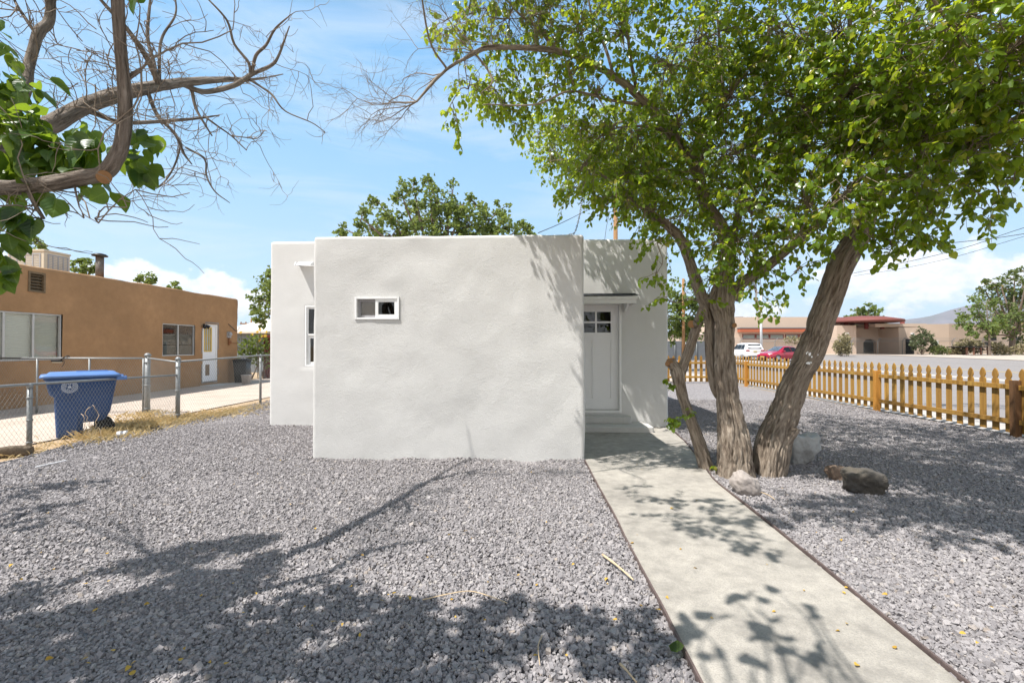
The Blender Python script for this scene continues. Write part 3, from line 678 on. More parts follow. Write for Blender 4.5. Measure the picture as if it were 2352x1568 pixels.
# floodlight over the door
q = atx(468, 747, XN); w = MB(); w.lathe([(.06, 0), (.06, .03)], (XN + .0, q[1], q[2]), 12, 'x')
for s in (-1, 1):
    d = nrm(V(.6, s * .55, -.6)); c = V(XN + .06, q[1] + s * .05, q[2]); a = nrm(np.cross(d, V(0, 0, 1))); b = np.cross(d, a); an = np.arange(14) * 2 * math.pi / 14
    w.loft([c + d * h + r_ * (np.cos(an)[:, None] * a + np.sin(an)[:, None] * b) for r_, h in ((.03, -.02), (.05, .02), (.075, .14), (.0, .135))])
w.build('floodlight', M_black, nb)
# electricity meter, pipe
q = atx(555 - 32, 816 - 47.5 + 0, XN); q = atx(524, 768.5, XN)
w = MB(); w.bb(XN - .005, XN + .06, q[1] - .09, q[1] + .12, q[2] - .13, q[2] + .12); w.lathe([(.085, .06), (.085, .12), (.06, .15), (0, .152)], (XN, q[1], q[2] + .02), 18, 'x'); w.build('electricity_meter', M_meter, nb)
w = MB(); w.tube([(XN + .04, q[1], q[2] - .13), (XN + .04, q[1], q[2] - .45)], .028, 8); w.tube([(XN + .05, q[1], q[2] - .36), (XN + .05, NY1, q[2] - .37)], .012, 6); w.lathe([(.06, .02), (.07, .08), (.03, .1)], (XN, q[1] + .05, q[2] - .32), 12, 'x'); w.build('gas_pipe', M_rust, nb)
p0, p1 = atx(524, 757 - 15, XN), atx(548, 757, XN); pa, pb_ = atx(524.5, 745, XN), atx(549, 762, XN)
w = MB(); cc = catmull([atx(523, 743.5, XN) + V(.02, 0, 0), atx(530, 751, XN) + V(.05, 0, 0), atx(541, 760.5, XN) + V(.05, 0, 0), atx(549, 752, XN) + V(.03, 0, 0)], .1); w.tube(cc, .013, 6); w.build('service_cable', M_cable, nb)
# louvred vent
y0, y1, z0, z1 = VT; w = MB(); frame(w, oN, UY, y0 - .03, y1 + .03, z0 - .03, z1 + .03, .045, -.02, .05); lv = w.build('vent', M_woodvent, nb)
w = MB(); n = 6
for k in range(n): w.box((XN - .055, (y0 + y1) / 2, z0 + (k + .5) * (z1 - z0) / n), (.10, y1 - y0 - .035, .016), rot=np.array([[.77, 0, .64], [0, 1, 0], [-.64, 0, .77]]))
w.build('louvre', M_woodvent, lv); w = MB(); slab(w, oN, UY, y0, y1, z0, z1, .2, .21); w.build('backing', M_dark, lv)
# evaporative cooler on the roof and flue pipe
XC = XN - 1.7; ca, cb, cc_ = atx(101, 600, XC), atx(161, 600, XC), atx(101, 572.5, XC); cy0, cy1, cz1_ = ca[1], cb[1], cc_[2]; cx0 = XC - 1.15
w = MB(); w.bb(cx0, XC, cy0, cy1, ZN - .05, cz1_ - .06); w.bb(cx0 - .02, XC + .02, cy0 - .02, cy1 + .02, cz1_ - .058, cz1_); ac = w.build('evaporative_cooler', M_cooler, nb, bevel=.01)
def lou(o, ux, a0, a1, z0, z1):
    w = MB(); frame(w, o, ux, a0, a1, z0, z1, .035, -.012, .012); k = 4; s = (a1 - a0) / k
    for i in range(1, k): slab(w, o, ux, a0 + i * s - .016, a0 + i * s + .016, z0 + .035, z1 - .035, -.010, .012)
    for j in range(12): slab(w, o, ux, a0 + .03, a1 - .03, z0 + .03 + j * (z1 - z0 - .06) / 12, z0 + .045 + j * (z1 - z0 - .06) / 12, -.006, .011)
    w.build('louvre', M_louvre, ac)
lou(V(XC, 0, 0), UY, cy0 + .1, cy1 - .06, ZN - .1 + .14, cz1_ - .12); lou(V(0, cy0, 0), UX, cx0 + .06, XC - .1, ZN + .04, cz1_ - .12)
XF = XN - .55; fa = atx(229, 620, XF); ft = atx(229, 588, XF)[2]
w = MB(); w.lathe([(.105, ZN - .1), (.105, ft + .02)], (XF, fa[1], 0), 20); fp = w.build('flue_pipe', M_greyblue, nb)
w = MB(); w.lathe([(.11, ft - .02), (.20, ft - .01), (.205, ft + .015), (.15, ft + .06), (.05, ft + .085), (0, ft + .088)], (XF, fa[1], 0), 24); w.build('flue_cap', M_black, fp)
# ------------------------------------------------------------------ chain link
def linkmesh(a, b, z0, z1a, z1b, pitch=.06, r=.0014, flip=1):
    """woven diamond wires between ground points a and b; top height runs from z1a to z1b."""
    a = V(*a[:2], 0); b = V(*b[:2], 0); L = np.linalg.norm(b - a); u = (b - a) / L; n = V(-u[1], u[0], 0)
    P, Q = [], []
    def top(s): return z1a + (z1b - z1a) * s / L
    H = max(z1a, z1b) - z0
    for sgn in (1, -1):
        s0 = -H * .62 - pitch
        s = s0
        while s < L + H * .62 + pitch:
            k = .62 * sgn  # ds/dz
            za, zb = z0, z0 + H
            # clip to 0..L
            lo, hi = za, zb
            if k > 0: lo = max(lo, z0 + (0 - s) / k); hi = min(hi, z0 + (L - s) / k)
            else: lo = max(lo, z0 + (L - s) / k); hi = min(hi, z0 + (0 - s) / k)
            # clip to the sloping top
            m = (z1b - z1a) / L
            zt = (z1a + m * (s - k * z0)) / (1 - m * k); hi = min(hi, zt)
            if hi - lo > .02:
                f = lambda z: a + u * (s + k * (z - z0)) + n * (sgn * .0024) + V(0, 0, z)
                P.append(f(lo)); Q.append(f(hi))
            s += pitch
    P = np.array(P); Q = np.array(Q); d = nrm(Q - P); x = nrm(np.cross(d, n)); vs = []
    for k in range(3):
        an = k * 2 * math.pi / 3; o = r * (math.cos(an) * x + math.sin(an) * n); vs += [P + o, Q + o]
    N = len(P); vs = np.stack(vs, 1).reshape(-1, 3); i = np.arange(N)[:, None] * 6
    f = np.concatenate([i + np.array([[2 * k, 2 * k + 1, (2 * k + 3) % 6, (2 * k + 2) % 6]]) for k in range(3)])
    return mesh_np('wire_mesh', vs, [f], True)
def post(x, y, z1, r, parent, cap=True):
    w = MB(); w.tube([(x, y, -.1), (x, y, z1)], r, 12)
    if cap: w.lathe([(r * 1.25, z1 - .03), (r * 1.3, z1), (r * .9, z1 + .03), (r * .3, z1 + .045), (0, z1 + .046)], (x, y, 0), 12)
    for k in range(3): w.lathe([(r * 1.01, 0), (r * 1.22, .003), (r * 1.22, .022), (r * 1.01, .025)], (x, y, .12 + k * (z1 - .3) / 2), 12)
    return w.build('post', M_galv, parent)
pA = gnd(67, 1036); pB = gnd(408, 966); pC = gnd(598, 929); hA = aty(73, 884, pA[1])[2]; hB = aty(412, 861, pB[1])[2]; hT = aty(413, 824, pB[1])[2]; hC = aty(600, 816, pC[1])[2]
print('fence', pA, pB, pC, hA, hB, hT, hC)
u = nrm(pB - pA); p0 = pA - u * 2.9
lowf = thing('chain_link_fence', 'low chain link fence in front of the blue wheeled bin', 'fence', pA)
post(p0[0], p0[1], hA + .03, .03, lowf); post(pA[0], pA[1], hA - .02, .033, lowf, False)
w = MB(); w.lathe([(.036, hA - .05), (.038, hA - .01), (.03, hA + .02), (0, hA + .03)], (pA[0], pA[1], 0), 12); w.build('post_cap', M_galv, lowf)
w = MB(); w.tube([(p0[0], p0[1], hA + .03), (pA[0], pA[1], hA + .01), (pB[0], pB[1], hB)], .021, 10); w.build('rail', M_galv, lowf)
link('wire_mesh', linkmesh(p0 + V(.035, 0, 0), pB + V(.035, 0, 0), .015, hA - .01, hB - .02), M_wire, lowf)
u2 = nrm(pC - pB); pD = pC + u2 * 3.2
tall = thing('chain_link_fence', 'taller chain link fence beside the driveway, from the thick post to behind the grey house', 'fence', pB)
post(pB[0], pB[1], hT, .042, tall); post(pC[0], pC[1], hC - .01, .03, tall); post(pD[0], pD[1], hC, .03, tall)
w = MB(); w.tube([(pB[0], pB[1], hT - .06), (pC[0], pC[1], hC), (pD[0], pD[1], hC)], .021, 10); w.build('rail', M_galv, tall)
link('wire_mesh', linkmesh(pB + V(.03, 0, 0), pD + V(.03, 0, 0), .015, hT - .05, hC + .01, .06), M_wire, tall)
# gate across the driveway
pG = gnd(338, 951); hG = aty(338, 815, pG[1])[2]
ret = thing('chain_link_fence', 'short chain link return panel between the two thick steel posts', 'fence', pG)
post(pG[0], pG[1], hG, .055, ret)
w = MB(); w.tube([(pG[0], pG[1], hG - .07), (pB[0], pB[1], hT - .07)], .019, 8); w.build('rail', M_galv, ret); w = MB(); w.tube([(pG[0], pG[1], .06), (pB[0], pB[1], .06)], .012, 6); w.build('rail', M_galv, ret)
link('wire_mesh', linkmesh(pG, pB, .03, hG - .07, hT - .07), M_wire, ret)
gate = thing('driveway_gate', 'wide chain link driveway gate behind the blue wheeled bin', 'gate', (pG[0] - 2, pG[1], 0))
gx1 = pG[0] - .10; gx0 = XN + .12; gy = pG[1]; gt = aty(200, 822.5, gy)[2]; gb = aty(200, 951.5, gy)[2]
w = MB(); w.tube([(gx0, gy, gt), (gx1, gy, gt)], .022, 10); w.tube([(gx0, gy, gb), (gx1, gy, gb)], .018, 8)
for x in (gx0, gx1, aty(85, 880, gy)[0], aty(205, 880, gy)[0]): w.tube([(x, gy, gb), (x, gy, gt)], .019, 8)
w.build('frame', M_galv, gate); link('wire_mesh', linkmesh((gx0, gy + .025), (gx1, gy + .025), gb, gt, gt), M_wire, gate)
# clamp lamp hooked on the gate rail
q = aty(140, 826, gy); wl = thing('work_light', 'small black work lamp hooked on the gate rail above the bin', 'lamp', q)
w = MB(); w.bb(q[0] - .10, q[0] + .09, gy - .14, gy - .03, q[2] - .045, q[2] - .005); w.build('lamp_body', M_black, wl, bevel=.008)
w = MB(); w.bb(q[0] - .085, q[0] + .075, gy - .125, gy - .045, q[2] - .066, q[2] - .046); w.build('lens', M_cooler, wl)
w = MB(); w.tube(catmull([(q[0] + .05, gy - .05, q[2]), (q[0] + .12, gy - .05, q[2] + .05), (q[0] + .17, gy, q[2] + .09), (q[0] + .19, gy + .03, q[2] + .04)], .03), .012, 6); w.tube(catmull([(q[0] + .13, gy - .06, q[2] + .02), (q[0] + .16, gy - .08, q[2] - .08), (q[0] + .12, gy - .09, q[2] - .16)], .03), .006, 5); w.build('clamp', M_black, wl)

# ------------------------------------------------------------------ picket fences
picket_me = None
def picket_mesh():
    w_, t_, h = .116, .019, 1.12
    prof = [(w_ / 2, 0), (w_ / 2, h - .215), (w_ * .5, h - .205), (w_ * .30, h - .178), (w_ * .30, h - .165), (w_ * .42, h - .145), (w_ * .47, h - .115), (w_ * .43, h - .085), (w_ * .30, h - .045), (w_ * .12, h - .012), (0, h)]
    pts = prof + [(-a, b) for a, b in prof[-2::-1]]
    m = MB(); m.prism([(0, a, b) for a, b in pts], (t_, 0, 0)); return m.mesh('picket')
picket_me = picket_mesh()
def picket_run(lab, a, b, s0, posts, sp, side, ztop, darks=()):
    """side: the normal towards the street; pickets stand on that side of the rails."""
    a = V(*a[:2], 0); b = V(*b[:2], 0); L = np.linalg.norm(b - a); u = (b - a) / L; n = V(*side, 0); ang = math.atan2(u[1], u[0]) - math.pi / 2
    if abs((V(math.cos(ang), math.sin(ang), 0) - n)).max() > .5: ang += math.pi
    f = thing('picket_fence', lab, 'fence', (a + b) / 2)
    s = s0; k = 0
    while s < L:
        p = a + u * s + n * .035 + V(0, 0, .055 + .006 * math.sin(s * 9) + random.uniform(-.006, .006)); o = link('picket', picket_me, None if k else M_picket, f)
        o.matrix_parent_inverse = Matrix.Translation(-Vector(f.location)); o.location = p; o.rotation_euler = (random.uniform(-.008, .008), 0, ang + random.uniform(-.03, .03)); s += sp; k += 1
    e = [0] + [q for q in posts if 0 < q < L] + [L]
    for z in (.26, .86):
        for i in range(len(e) - 1):
            w = MB(); w.bar(a + u * (e[i] + .002) + V(0, 0, z + random.uniform(-.01, .01)), a + u * (e[i + 1] - .002) + V(0, 0, z + random.uniform(-.012, .012)), .036, .085); w.build('rail', M_picket, f, bevel=.003)
    for i, q in enumerate(posts):
        w = MB(); p = a + u * q - n * .02; w.box(p + V(0, 0, ztop / 2 - .05), (.105, .105, ztop + .1), rz=ang); w.build('post', M_postdark if i in darks else M_postlight, f, bevel=.006)
    return f
P3, P2, P1 = gnd(2278.5, 1003), gnd(1994, 943), gnd(1719, 886.5); print('posts', P3, P2, P1)
spn = P2[1] - P3[1]; y_end = 19.6
yA = P3[1] - spn * 2.02
posts = [P3[1] - spn * 2 - yA, P3[1] - spn - yA, P3[1] - yA, P2[1] - yA, P2[1] + spn * 1.02 - yA, P1[1] - yA, y_end - yA]
def fxl(y): return FX + (P1[0] - FX) * max(0, (y - P2[1]) / (P1[1] - P2[1]))
picket_run('cedar picket fence along the street at the right side of the yard', (FX, yA), (fxl(y_end) * .5 + FX * .5 + .1, y_end), .1, posts, .234, (1, 0), .98, (2,))
xe = fxl(y_end) * .5 + FX * .5 + .1
picket_run('cedar picket fence across the back of the yard behind the tree trunks', (2.9, y_end + .1), (xe - .12, y_end + .1), .1, [1.2, 3.6], .234, (0, 1), .98)

# ------------------------------------------------------------------ wheeled bin
bp = gnd(150, 1001); bang = math.atan2(.73, .69)
def binprof(z, x0, x1, hw, r=.05): return rrect(x0, x1, -hw, hw, z, r, 3)
wb_ = thing('wheeled_bin', 'blue wheeled refuse bin with a paler lid behind the low wire fence', 'bin', bp + nrm(V(.69, .73, 0)) * .22, bang, local=True)
w = MB()
w.loft([binprof(.0, -.32, .0, .24), binprof(.02, -.335, .0, .255), binprof(.24, -.345, .0, .27), binprof(.245, -.345, .28, .27), binprof(.42, -.355, .36, .28), binprof(.70, -.365, .40, .30),
        binprof(.735, -.41, .40, .305), binprof(.755, -.425, .41, .315), binprof(.99, -.47, .44, .345), binprof(1.0, -.49, .46, .36), binprof(1.03, -.49, .46, .36)])
for s in (-1, 1):
    w.box((-.19, s * .278, .36), (.24, .03, .62)); w.box((-.19, s * .30, .69), (.28, .02, .012)); w.box((.20, s * .29, .62), (.05, .02, .7))
w.build('body', M_blue, wb_, bevel=.008)
w = MB(); w.loft([rrect(-.53, .47, -.385, .385, 1.032, .05), rrect(-.545, .48, -.40, .40, 1.045, .06), rrect(-.535, .48, -.395, .395, 1.075, .06), rrect(-.46, .44, -.33, .33, 1.085, .06), rrect(-.43, .42, -.30, .30, 1.115, .06), rrect(-.1, .30, -.12, .12, 1.128, .05)])
for y in (-.16, 0, .16): w.box((.12, y, 1.122), (.42, .03, .018))
lid = w.build('lid', M_lid, wb_)
w = MB()
for y in (-.32, .32): w.box((.50, y, 1.0), (.15, .05, .07)); w.box((.44, y, 1.04), (.08, .07, .05))
w.tube([(.55, -.36, 1.0), (.55, .36, 1.0)], .02, 10); w.build('handle', M_lid, wb_, bevel=.006)
for s in (-1, 1):
    w = MB(); w.lathe([(.06, -.03), (.125, -.03), (.135, -.02), (.135, .02), (.125, .03), (.06, .03)], (.29, s * .28, .135), 22, 'y'); wh = w.build('wheel', M_rubber, wb_)
    w = MB(); w.lathe([(.02, -.034), (.058, -.034), (.058, .034), (.02, .034)], (.29, s * .28, .135), 16, 'y'); w.build('rim', M_black, wh)
w = MB(); w.tube([(.29, -.26, .135), (.29, .26, .135)], .013, 8); w.build('axle', M_galv, wb_)
# round white seal on the hopper side: rings, rays and a bird-like inner mark
w = MB()
def onside(x, z): return V(x, -.3165 - (z - .755) * .1277 - .0035, z)
c = (-.175, .875); 
def disc(r0, r1, n=40, a0=0, a1=360):
    an = np.radians(np.linspace(a0, a1, n)); A_ = [onside(c[0] + r0 * math.cos(x), c[1] + r0 * math.sin(x)) for x in an]; B_ = [onside(c[0] + r1 * math.cos(x), c[1] + r1 * math.sin(x)) for x in an]
    w.add(A_ + B_, [(i, i + 1, n + i + 1, n + i) for i in range(n - 1)])
disc(.098, .104)
for k in range(30): disc(.076, .093, 3, k * 12, k * 12 + 7)
disc(.066, .071)
for k in range(14): disc(.028 + .012 * (k % 3), .060, 3, k * 25.7, k * 25.7 + 13)
disc(.004, .022, 18); w.build('emblem', M_sealw, wb_)

# ------------------------------------------------------------------ small things on the left
q = gnd(278, 1003); ct = thing('paper_cup', 'white foam cup lying on its side by the dry grass', 'cup', q, R(18), local=True)
w = MB(); w.lathe([(.0, -.055), (.042, -.055), (.045, -.05), (.055, .075), (.058, .08), (.0, .079)], (0, 0, .052), 18, 'x'); w.build('cup', M_white2, ct)
q = gnd(14, 1048); tl = thing('timber', 'rotting landscape timber lying under the low wire fence', 'timber', q, R(36), local=True)
w = MB(); ring = lambda x: np.array([(x, a, b) for a, b in rrect(-.09, .09, 0, .14, 0, .03, 2)[:, :2]])
rs = []
for i, x in enumerate(np.linspace(-1.2, .27, 30)):
    r_ = ring(x); r_[:, 1:] *= 1 + .12 * fbm(r_ * 9, 3)[:, None]; 
    if i > 27: r_[:, 1:] *= V(.92, .8); r_[:, 0] += .03 * vnoise(r_ * 20)
    rs.append(r_)
w.loft(rs); w.build('timber_body', M_timber, tl)
q = gnd(545, 868); 
tc_ = thing('rubbish_bin', 'black rubbish bin at the far corner of the brown house', 'bin', gnd(556, 878), R(10), local=True)
w = MB(); w.loft([rrect(-.22, .22, -.22, .22, 0, .05), rrect(-.28, .28, -.28, .28, .95, .06)]); w.build('body', M_black, tc_)
w = MB(); w.loft([rrect(-.30, .32, -.30, .30, .952, .06), rrect(-.30, .32, -.30, .30, .99, .06), rrect(-.2, .2, -.2, .2, 1.03, .06)]); w.build('lid', M_black, tc_)
bk_ = thing('storage_tub', 'pale plastic tub standing in front of the black rubbish bin', 'tub', gnd(566, 882), R(5), local=True)
w = MB(); w.loft([rrect(-.13, .13, -.1, .1, 0, .03), rrect(-.16, .16, -.13, .13, .36, .03), rrect(-.17, .17, -.14, .14, .362, .03), rrect(-.17, .17, -.14, .14, .39, .03)]); w.build('tub_body', mat('dirty_white_plastic', (.46, .42, .40), .5, .2, 12), bk_)
# ------------------------------------------------------------------ leaves
def leaves(name, P, D, N, S, m, parent, wid=1., kind=None, fine=False):
    P, D, N, S = (np.asarray(a, float) for a in (P, D, N, S)); n = len(P)
    D = nrm(D); sd = nrm(np.cross(D, N)); N = np.cross(sd, D)
    vr, hw = ([0, .05, .18, .34, .50, .66, .81, .92, 1.], [0, .24, .41, .45, .40, .30, .17, .07, 0]) if fine else ([0, .10, .36, .70, 1.], [0, .33, .44, .27, 0])
    nr = len(vr) - 2; nv = 2 + 3 * nr
    tv, tu = [0.], [0.]
    for i in range(1, nr + 1):
        for u in (-1, 0, 1): tv.append(vr[i] - (.07 if i == 1 and u else 0)); tu.append(u * hw[i])
    tv.append(1.); tu.append(0.); tv = np.array(tv); tu = np.array(tu) * wid
    fold = RNG.uniform(.05, .55, n)[:, None]; curl = RNG.uniform(-.05, .5, n)[:, None]; tw = RNG.normal(0, .25, n)[:, None]
    ph = RNG.uniform(0, 6.3, n)[:, None]; w_ = np.abs(tu)[None] * fold - curl * tv[None] ** 2 * .55 + tw * tu[None] * tv[None] + (RNG.normal(0, .025, (n, len(tv))) if not fine else .07 * np.abs(tu)[None] * np.sin(tv[None] * 11 + ph + tu[None] * 3))
    W3 = P[:, None] + S[:, None, None] * (tu[None, :, None] * sd[:, None] + tv[None, :, None] * D[:, None] + w_[:, :, None] * N[:, None])
    e = 3 * nr - 2; tri = np.array([(0, 2, 1), (0, 3, 2), (e, e + 1, e + 3), (e + 1, e + 2, e + 3)]); quad = np.array([q for i in range(nr - 1) for q in ((1 + 3 * i, 2 + 3 * i, 5 + 3 * i, 4 + 3 * i), (2 + 3 * i, 3 + 3 * i, 6 + 3 * i, 5 + 3 * i))])
    b = (np.arange(n) * nv)[:, None, None]
    at = {'rnd': np.repeat(RNG.random(n), nv), 'lu': np.tile(tu, n), 'lv': np.tile(tv, n)}
    o = link(name, mesh_np(name, W3.reshape(-1, 3), [(tri[None] + b).reshape(-1, 3), (quad[None] + b).reshape(-1, 4)], True, at), m, parent)
    if kind: o['kind'] = kind
    return o
def tufts(name, P, D, S, m, parent, wid=.5):
    """small folded leaf sprays for far crowns: 6 vertices each."""
    P, D, S = (np.asarray(a, float) for a in (P, D, S)); n = len(P); D = nrm(D); N = nrm(RNG.normal(0, 1, (n, 3)) + V(0, 0, .6)); sd = nrm(np.cross(D, N)); N = np.cross(sd, D)
    tu = np.array([0, -.5, .5, 0, 0]) * wid * 2; tv = np.array([0, .45, .5, 1, .5]); tw = np.array([0, .25, .2, -.1, -.05])
    W3 = P[:, None] + S[:, None, None] * (tu[None, :, None] * sd[:, None] + tv[None, :, None] * D[:, None] + tw[None, :, None] * N[:, None])
    f = np.array([(0, 4, 1), (0, 2, 4), (4, 3, 1), (2, 3, 4)]); b = (np.arange(n) * 5)[:, None, None]
    return link(name, mesh_np(name, W3.reshape(-1, 3), [(f[None] + b).reshape(-1, 3)], False, {'rnd': np.repeat(RNG.random(n), 5)}), m, parent)
# ------------------------------------------------------------------ limbs with furrowed bark
def limb(mb, rows, seg=14, step=.05, bark=.0, freq=7., seed=0, cap=True):
    """rows: x y z diameter"""
    p = catmull(rows, step); m = len(p); c = p[:, :3]; rad = np.maximum(p[:, 3] / 2, .001)
    t_ = nrm(np.gradient(c, axis=0)); a = V(0, 0, 1) if abs(t_[0][2]) < .9 else V(1, 0, 0); x = nrm(np.cross(t_[0], a)); L = np.concatenate([[0], np.cumsum(np.linalg.norm(np.diff(c, axis=0), axis=1))])
    an = np.arange(seg) * 2 * math.pi / seg; rings = []; uv = []
    for i in range(m):
        x = nrm(x - t_[i] * (x @ t_[i])); y = np.cross(t_[i], x)
        rr = np.full(seg, rad[i])
        if bark:
            q = np.column_stack([np.cos(an) * freq * rad[i] * 2.6, np.sin(an) * freq * rad[i] * 2.6, np.full(seg, L[i] * 2.4)])
            q[:, :2] += .55 * np.column_stack([vnoise(q * .9 + 5, seed + 31), vnoise(q * .9 + 9, seed + 32)])
            g1 = vnoise(q, seed); g2 = vnoise(q * V(1.9, 1.9, 1.5) + 3, seed + 7); rid = np.exp(-(g1 / .17) ** 2); rid2 = np.exp(-(g2 / .17) ** 2)
            rr = rr * (1 + .10 * fbm(q * .16 + 11, 2, seed + 3)) + bark * (-1.25 * rid - .7 * rid2 + .4 * vnoise(q * 4.2, seed + 5) + .3)
        elif seg > 6: rr = rr * (1 + .06 * fbm(np.column_stack([np.cos(an) * 2, np.sin(an) * 2, np.full(seg, L[i] * 9)]), 2, seed))
        rings.append(c[i] + rr[:, None] * (np.cos(an)[:, None] * x + np.sin(an)[:, None] * y)); uv.append(np.column_stack([np.cos(an) * rad[i], np.sin(an) * rad[i], np.full(seg, L[i])]) + seed * 3.7)
    mb.uv[mb.n] = np.concatenate(uv)
    mb.loft(rings, cap, True)
def prow(px, py, Y, d):
    """pixel of the photograph + distance -> centre of a limb and its thickness"""
    q = aty(px, py, Y); return np.array([*q, .83 * d * Y / F])
def prow_g(px, py, d): q = gnd(px, py); return np.array([q[0], q[1], -.05, d * q[1] / F])

# ------------------------------------------------------------------ the big mulberry by the path
def big_tree():
    tr = thing('mulberry_tree', 'big leafy mulberry with furrowed leaning trunks beside the path', 'tree', gnd(1692, 1092))
    Y1 = gnd(1690, 1094)[1]; Y2 = gnd(1765, 1088)[1]; Y3 = gnd(1624, 1079)[1]
    mb = MB(); B = .019
    limb(mb, [prow(1689, 1106, Y1, 116), prow(1688, 1092, Y1, 99), prow(1687, 1060, Y1, 87), prow(1686, 1026, Y1, 82), prow(1680, 968, Y1, 68), prow(1671, 910, Y1, 55), prow(1666, 853, Y1, 53), prow(1664, 796, Y1, 48), prow(1665, 738, Y1, 48), prow(1660, 695, Y1 + .02, 62), prow(1662, 655, Y1 + .03, 56)], 150, .015, B, 7, 1)
    limb(mb, [prow(1760, 1104, Y2, 98), prow(1763, 1090, Y2, 90), prow(1770, 1040, Y2, 92), prow(1778, 1005, Y2, 88), prow(1801, 945, Y2 - .02, 74), prow(1828, 872, Y2 - .07, 64), prow(1850, 830, Y2 - .1, 65), prow(1871, 782, Y2 - .12, 67), prow(1886, 736, Y2 - .16, 62), prow(1908, 678, Y2 - .22, 63), prow(1925, 625, Y2 - .3, 62), prow(1944, 585, Y2 - .36, 64), prow(1972, 537, Y2 - .45, 56), prow(2002, 455, Y2 - .6, 46)], 150, .015, B, 7, 2)
    limb(mb, [prow(1628, 1092, Y3, 46), prow(1622, 1072, Y3, 38), prow(1602, 1006, Y3, 31), prow(1579, 941, Y3, 27), prow(1563, 891, Y3, 29), prow(1556, 853, Y3, 36), prow(1547, 836, Y3, 27), prow(1542, 828, Y3, 25)], 44, .02, .010, 9, 3)
    limb(mb, [prow(1558, 862, Y3, 30), prow(1572, 832, Y3, 28), prow(1586, 795, Y3 - .02, 26), prow(1601, 746, Y3 - .05, 25), prow(1617, 707, Y3 - .1, 25), prow(1632, 680, Y3 - .2, 24)], 40, .02, .008, 9, 4)
    limb(mb, [prow(1672, 930, Y1 + .1, 30), prow(1644, 891, Y1 + .12, 28), prow(1633, 830, Y1 + .14, 26), prow(1630, 776, Y1 + .16, 26), prow(1627, 726, Y1 + .16, 29), prow(1602, 655, Y1 + .15, 30), prow(1584, 603, Y1 + .12, 28), prow(1567, 557, Y1 + .1, 26), prow(1545, 528, Y1 + .05, 24), prow(1480, 478, Y1, 18), prow(1420, 430, Y1 - .1, 11), prow(1380, 400, Y1 - .15, 5)], 36, .022, .008, 9, 5)
    limbs = []
    def L(rows, seg=24, b=.005, s=0): limbs.append(np.array(rows)); limb(mb, rows, seg, .03, b, 9, s)
    L([prow(1664, 675, Y1 + .02, 44), prow(1668, 610, Y1, 42), prow(1672, 565, Y1 - .02, 38), prow(1650, 510, Y1 - .05, 34), prow(1620, 464, Y1 - .08, 32), prow(1598, 381, Y1 - .12, 30), prow(1562, 335, Y1 - .16, 28), prow(1515, 273, Y1 - .22, 27), prow(1465, 220, Y1 - .3, 22), prow(1436, 194, Y1 - .35, 21), prow(1389, 162, Y1 - .42, 19), prow(1335, 133, Y1 - .5, 18), prow(1274, 117, Y1 - .6, 16), prow(1227, 112, Y1 - .68, 15), prow(1133, 109, Y1 - .85, 12), prow(1090, 122, Y1 - .9, 10), prow(1015, 169, Y1 - 1., 8), prow(957, 234, Y1 - 1.1, 4)], 30, .006, 6)
    L([prow(1684, 690, Y1, 34), prow(1700, 655, Y1 - .04, 31), prow(1757, 616, Y1 - .14, 28), prow(1796, 583, Y1 - .22, 26), prow(1850, 538, Y1 - .35, 24), prow(1885, 508, Y1 - .45, 21), prow(1950, 440, Y1 - .7, 15), prow(2010, 340, Y1 - 1., 10), prow(2060, 200, Y1 - 1.3, 6)], 30, .006, 7)
    L([prow(1670, 590, Y1, 26), prow(1690, 520, Y1 + .05, 22), prow(1715, 420, Y1 + .1, 18), prow(1745, 300, Y1 + .1, 14), prow(1760, 180, Y1 + .1, 11), prow(1770, 0, Y1, 8), prow(1790, -160, Y1, 4)], 20, .004, 8)
    L([prow(1465, 222, Y1 - .3, 12), prow(1457, 180, Y1 - .3, 10), prow(1447, 126, Y1 - .35, 9), prow(1436, 0, Y1 - .4, 7), prow(1430, -150, Y1 - .5, 4)], 12, 0, 9)
    L([prow(1915, 480, Y2 - .6, 16), prow(1925, 399, Y2 - .75, 14), prow(1933, 250, Y2 - .95, 13), prow(1945, 134, Y2 - 1.05, 12), prow(1955, 0, Y2 - 1.2, 10), prow(1960, -200, Y2 - 1.3, 6)], 14, 0, 10)
    L([prow(1995, 470, Y2 - .6, 42), prow(2030, 420, Y2 - .72, 34), prow(2070, 410, Y2 - .85, 28), prow(2112, 402, Y2 - 1., 26), prow(2167, 365, Y2 - 1.15, 24), prow(2213, 336, Y2 - 1.3, 22), prow(2290, 300, Y2 - 1.5, 19), prow(2360, 258, Y2 - 1.7, 16), prow(2480, 200, Y2 - 1.9, 10)], 26, .005, 11)
    L([prow(2000, 470, Y2 - .6, 36), prow(2030, 380, Y2 - .7, 30), prow(2063, 307, Y2 - .85, 26), prow(2100, 240, Y2 - 1.05, 22), prow(2180, 120, Y2 - 1.5, 16), prow(2260, -40, Y2 - 1.8, 10)], 24, .005, 12)
    L([prow(1598, 390, Y1 - .1, 14), prow(1640, 300, Y1, 12), prow(1660, 200, Y1, 10), prow(1650, 60, Y1 - .1, 7), prow(1640, -100, Y1 - .1, 4)], 12, 0, 13)
    L([prow(1410, 176, Y1 - .4, 9), prow(1390, 110, Y1 - .4, 8), prow(1360, 40, Y1 - .4, 6), prow(1340, -80, Y1 - .5, 3)], 10, 0, 14)
    L([prow(1274, 118, Y1 - .6, 9), prow(1240, 70, Y1 - .6, 8), prow(1190, 30, Y1 - .6, 6), prow(1140, -30, Y1 - .6, 4)], 10, 0, 15)
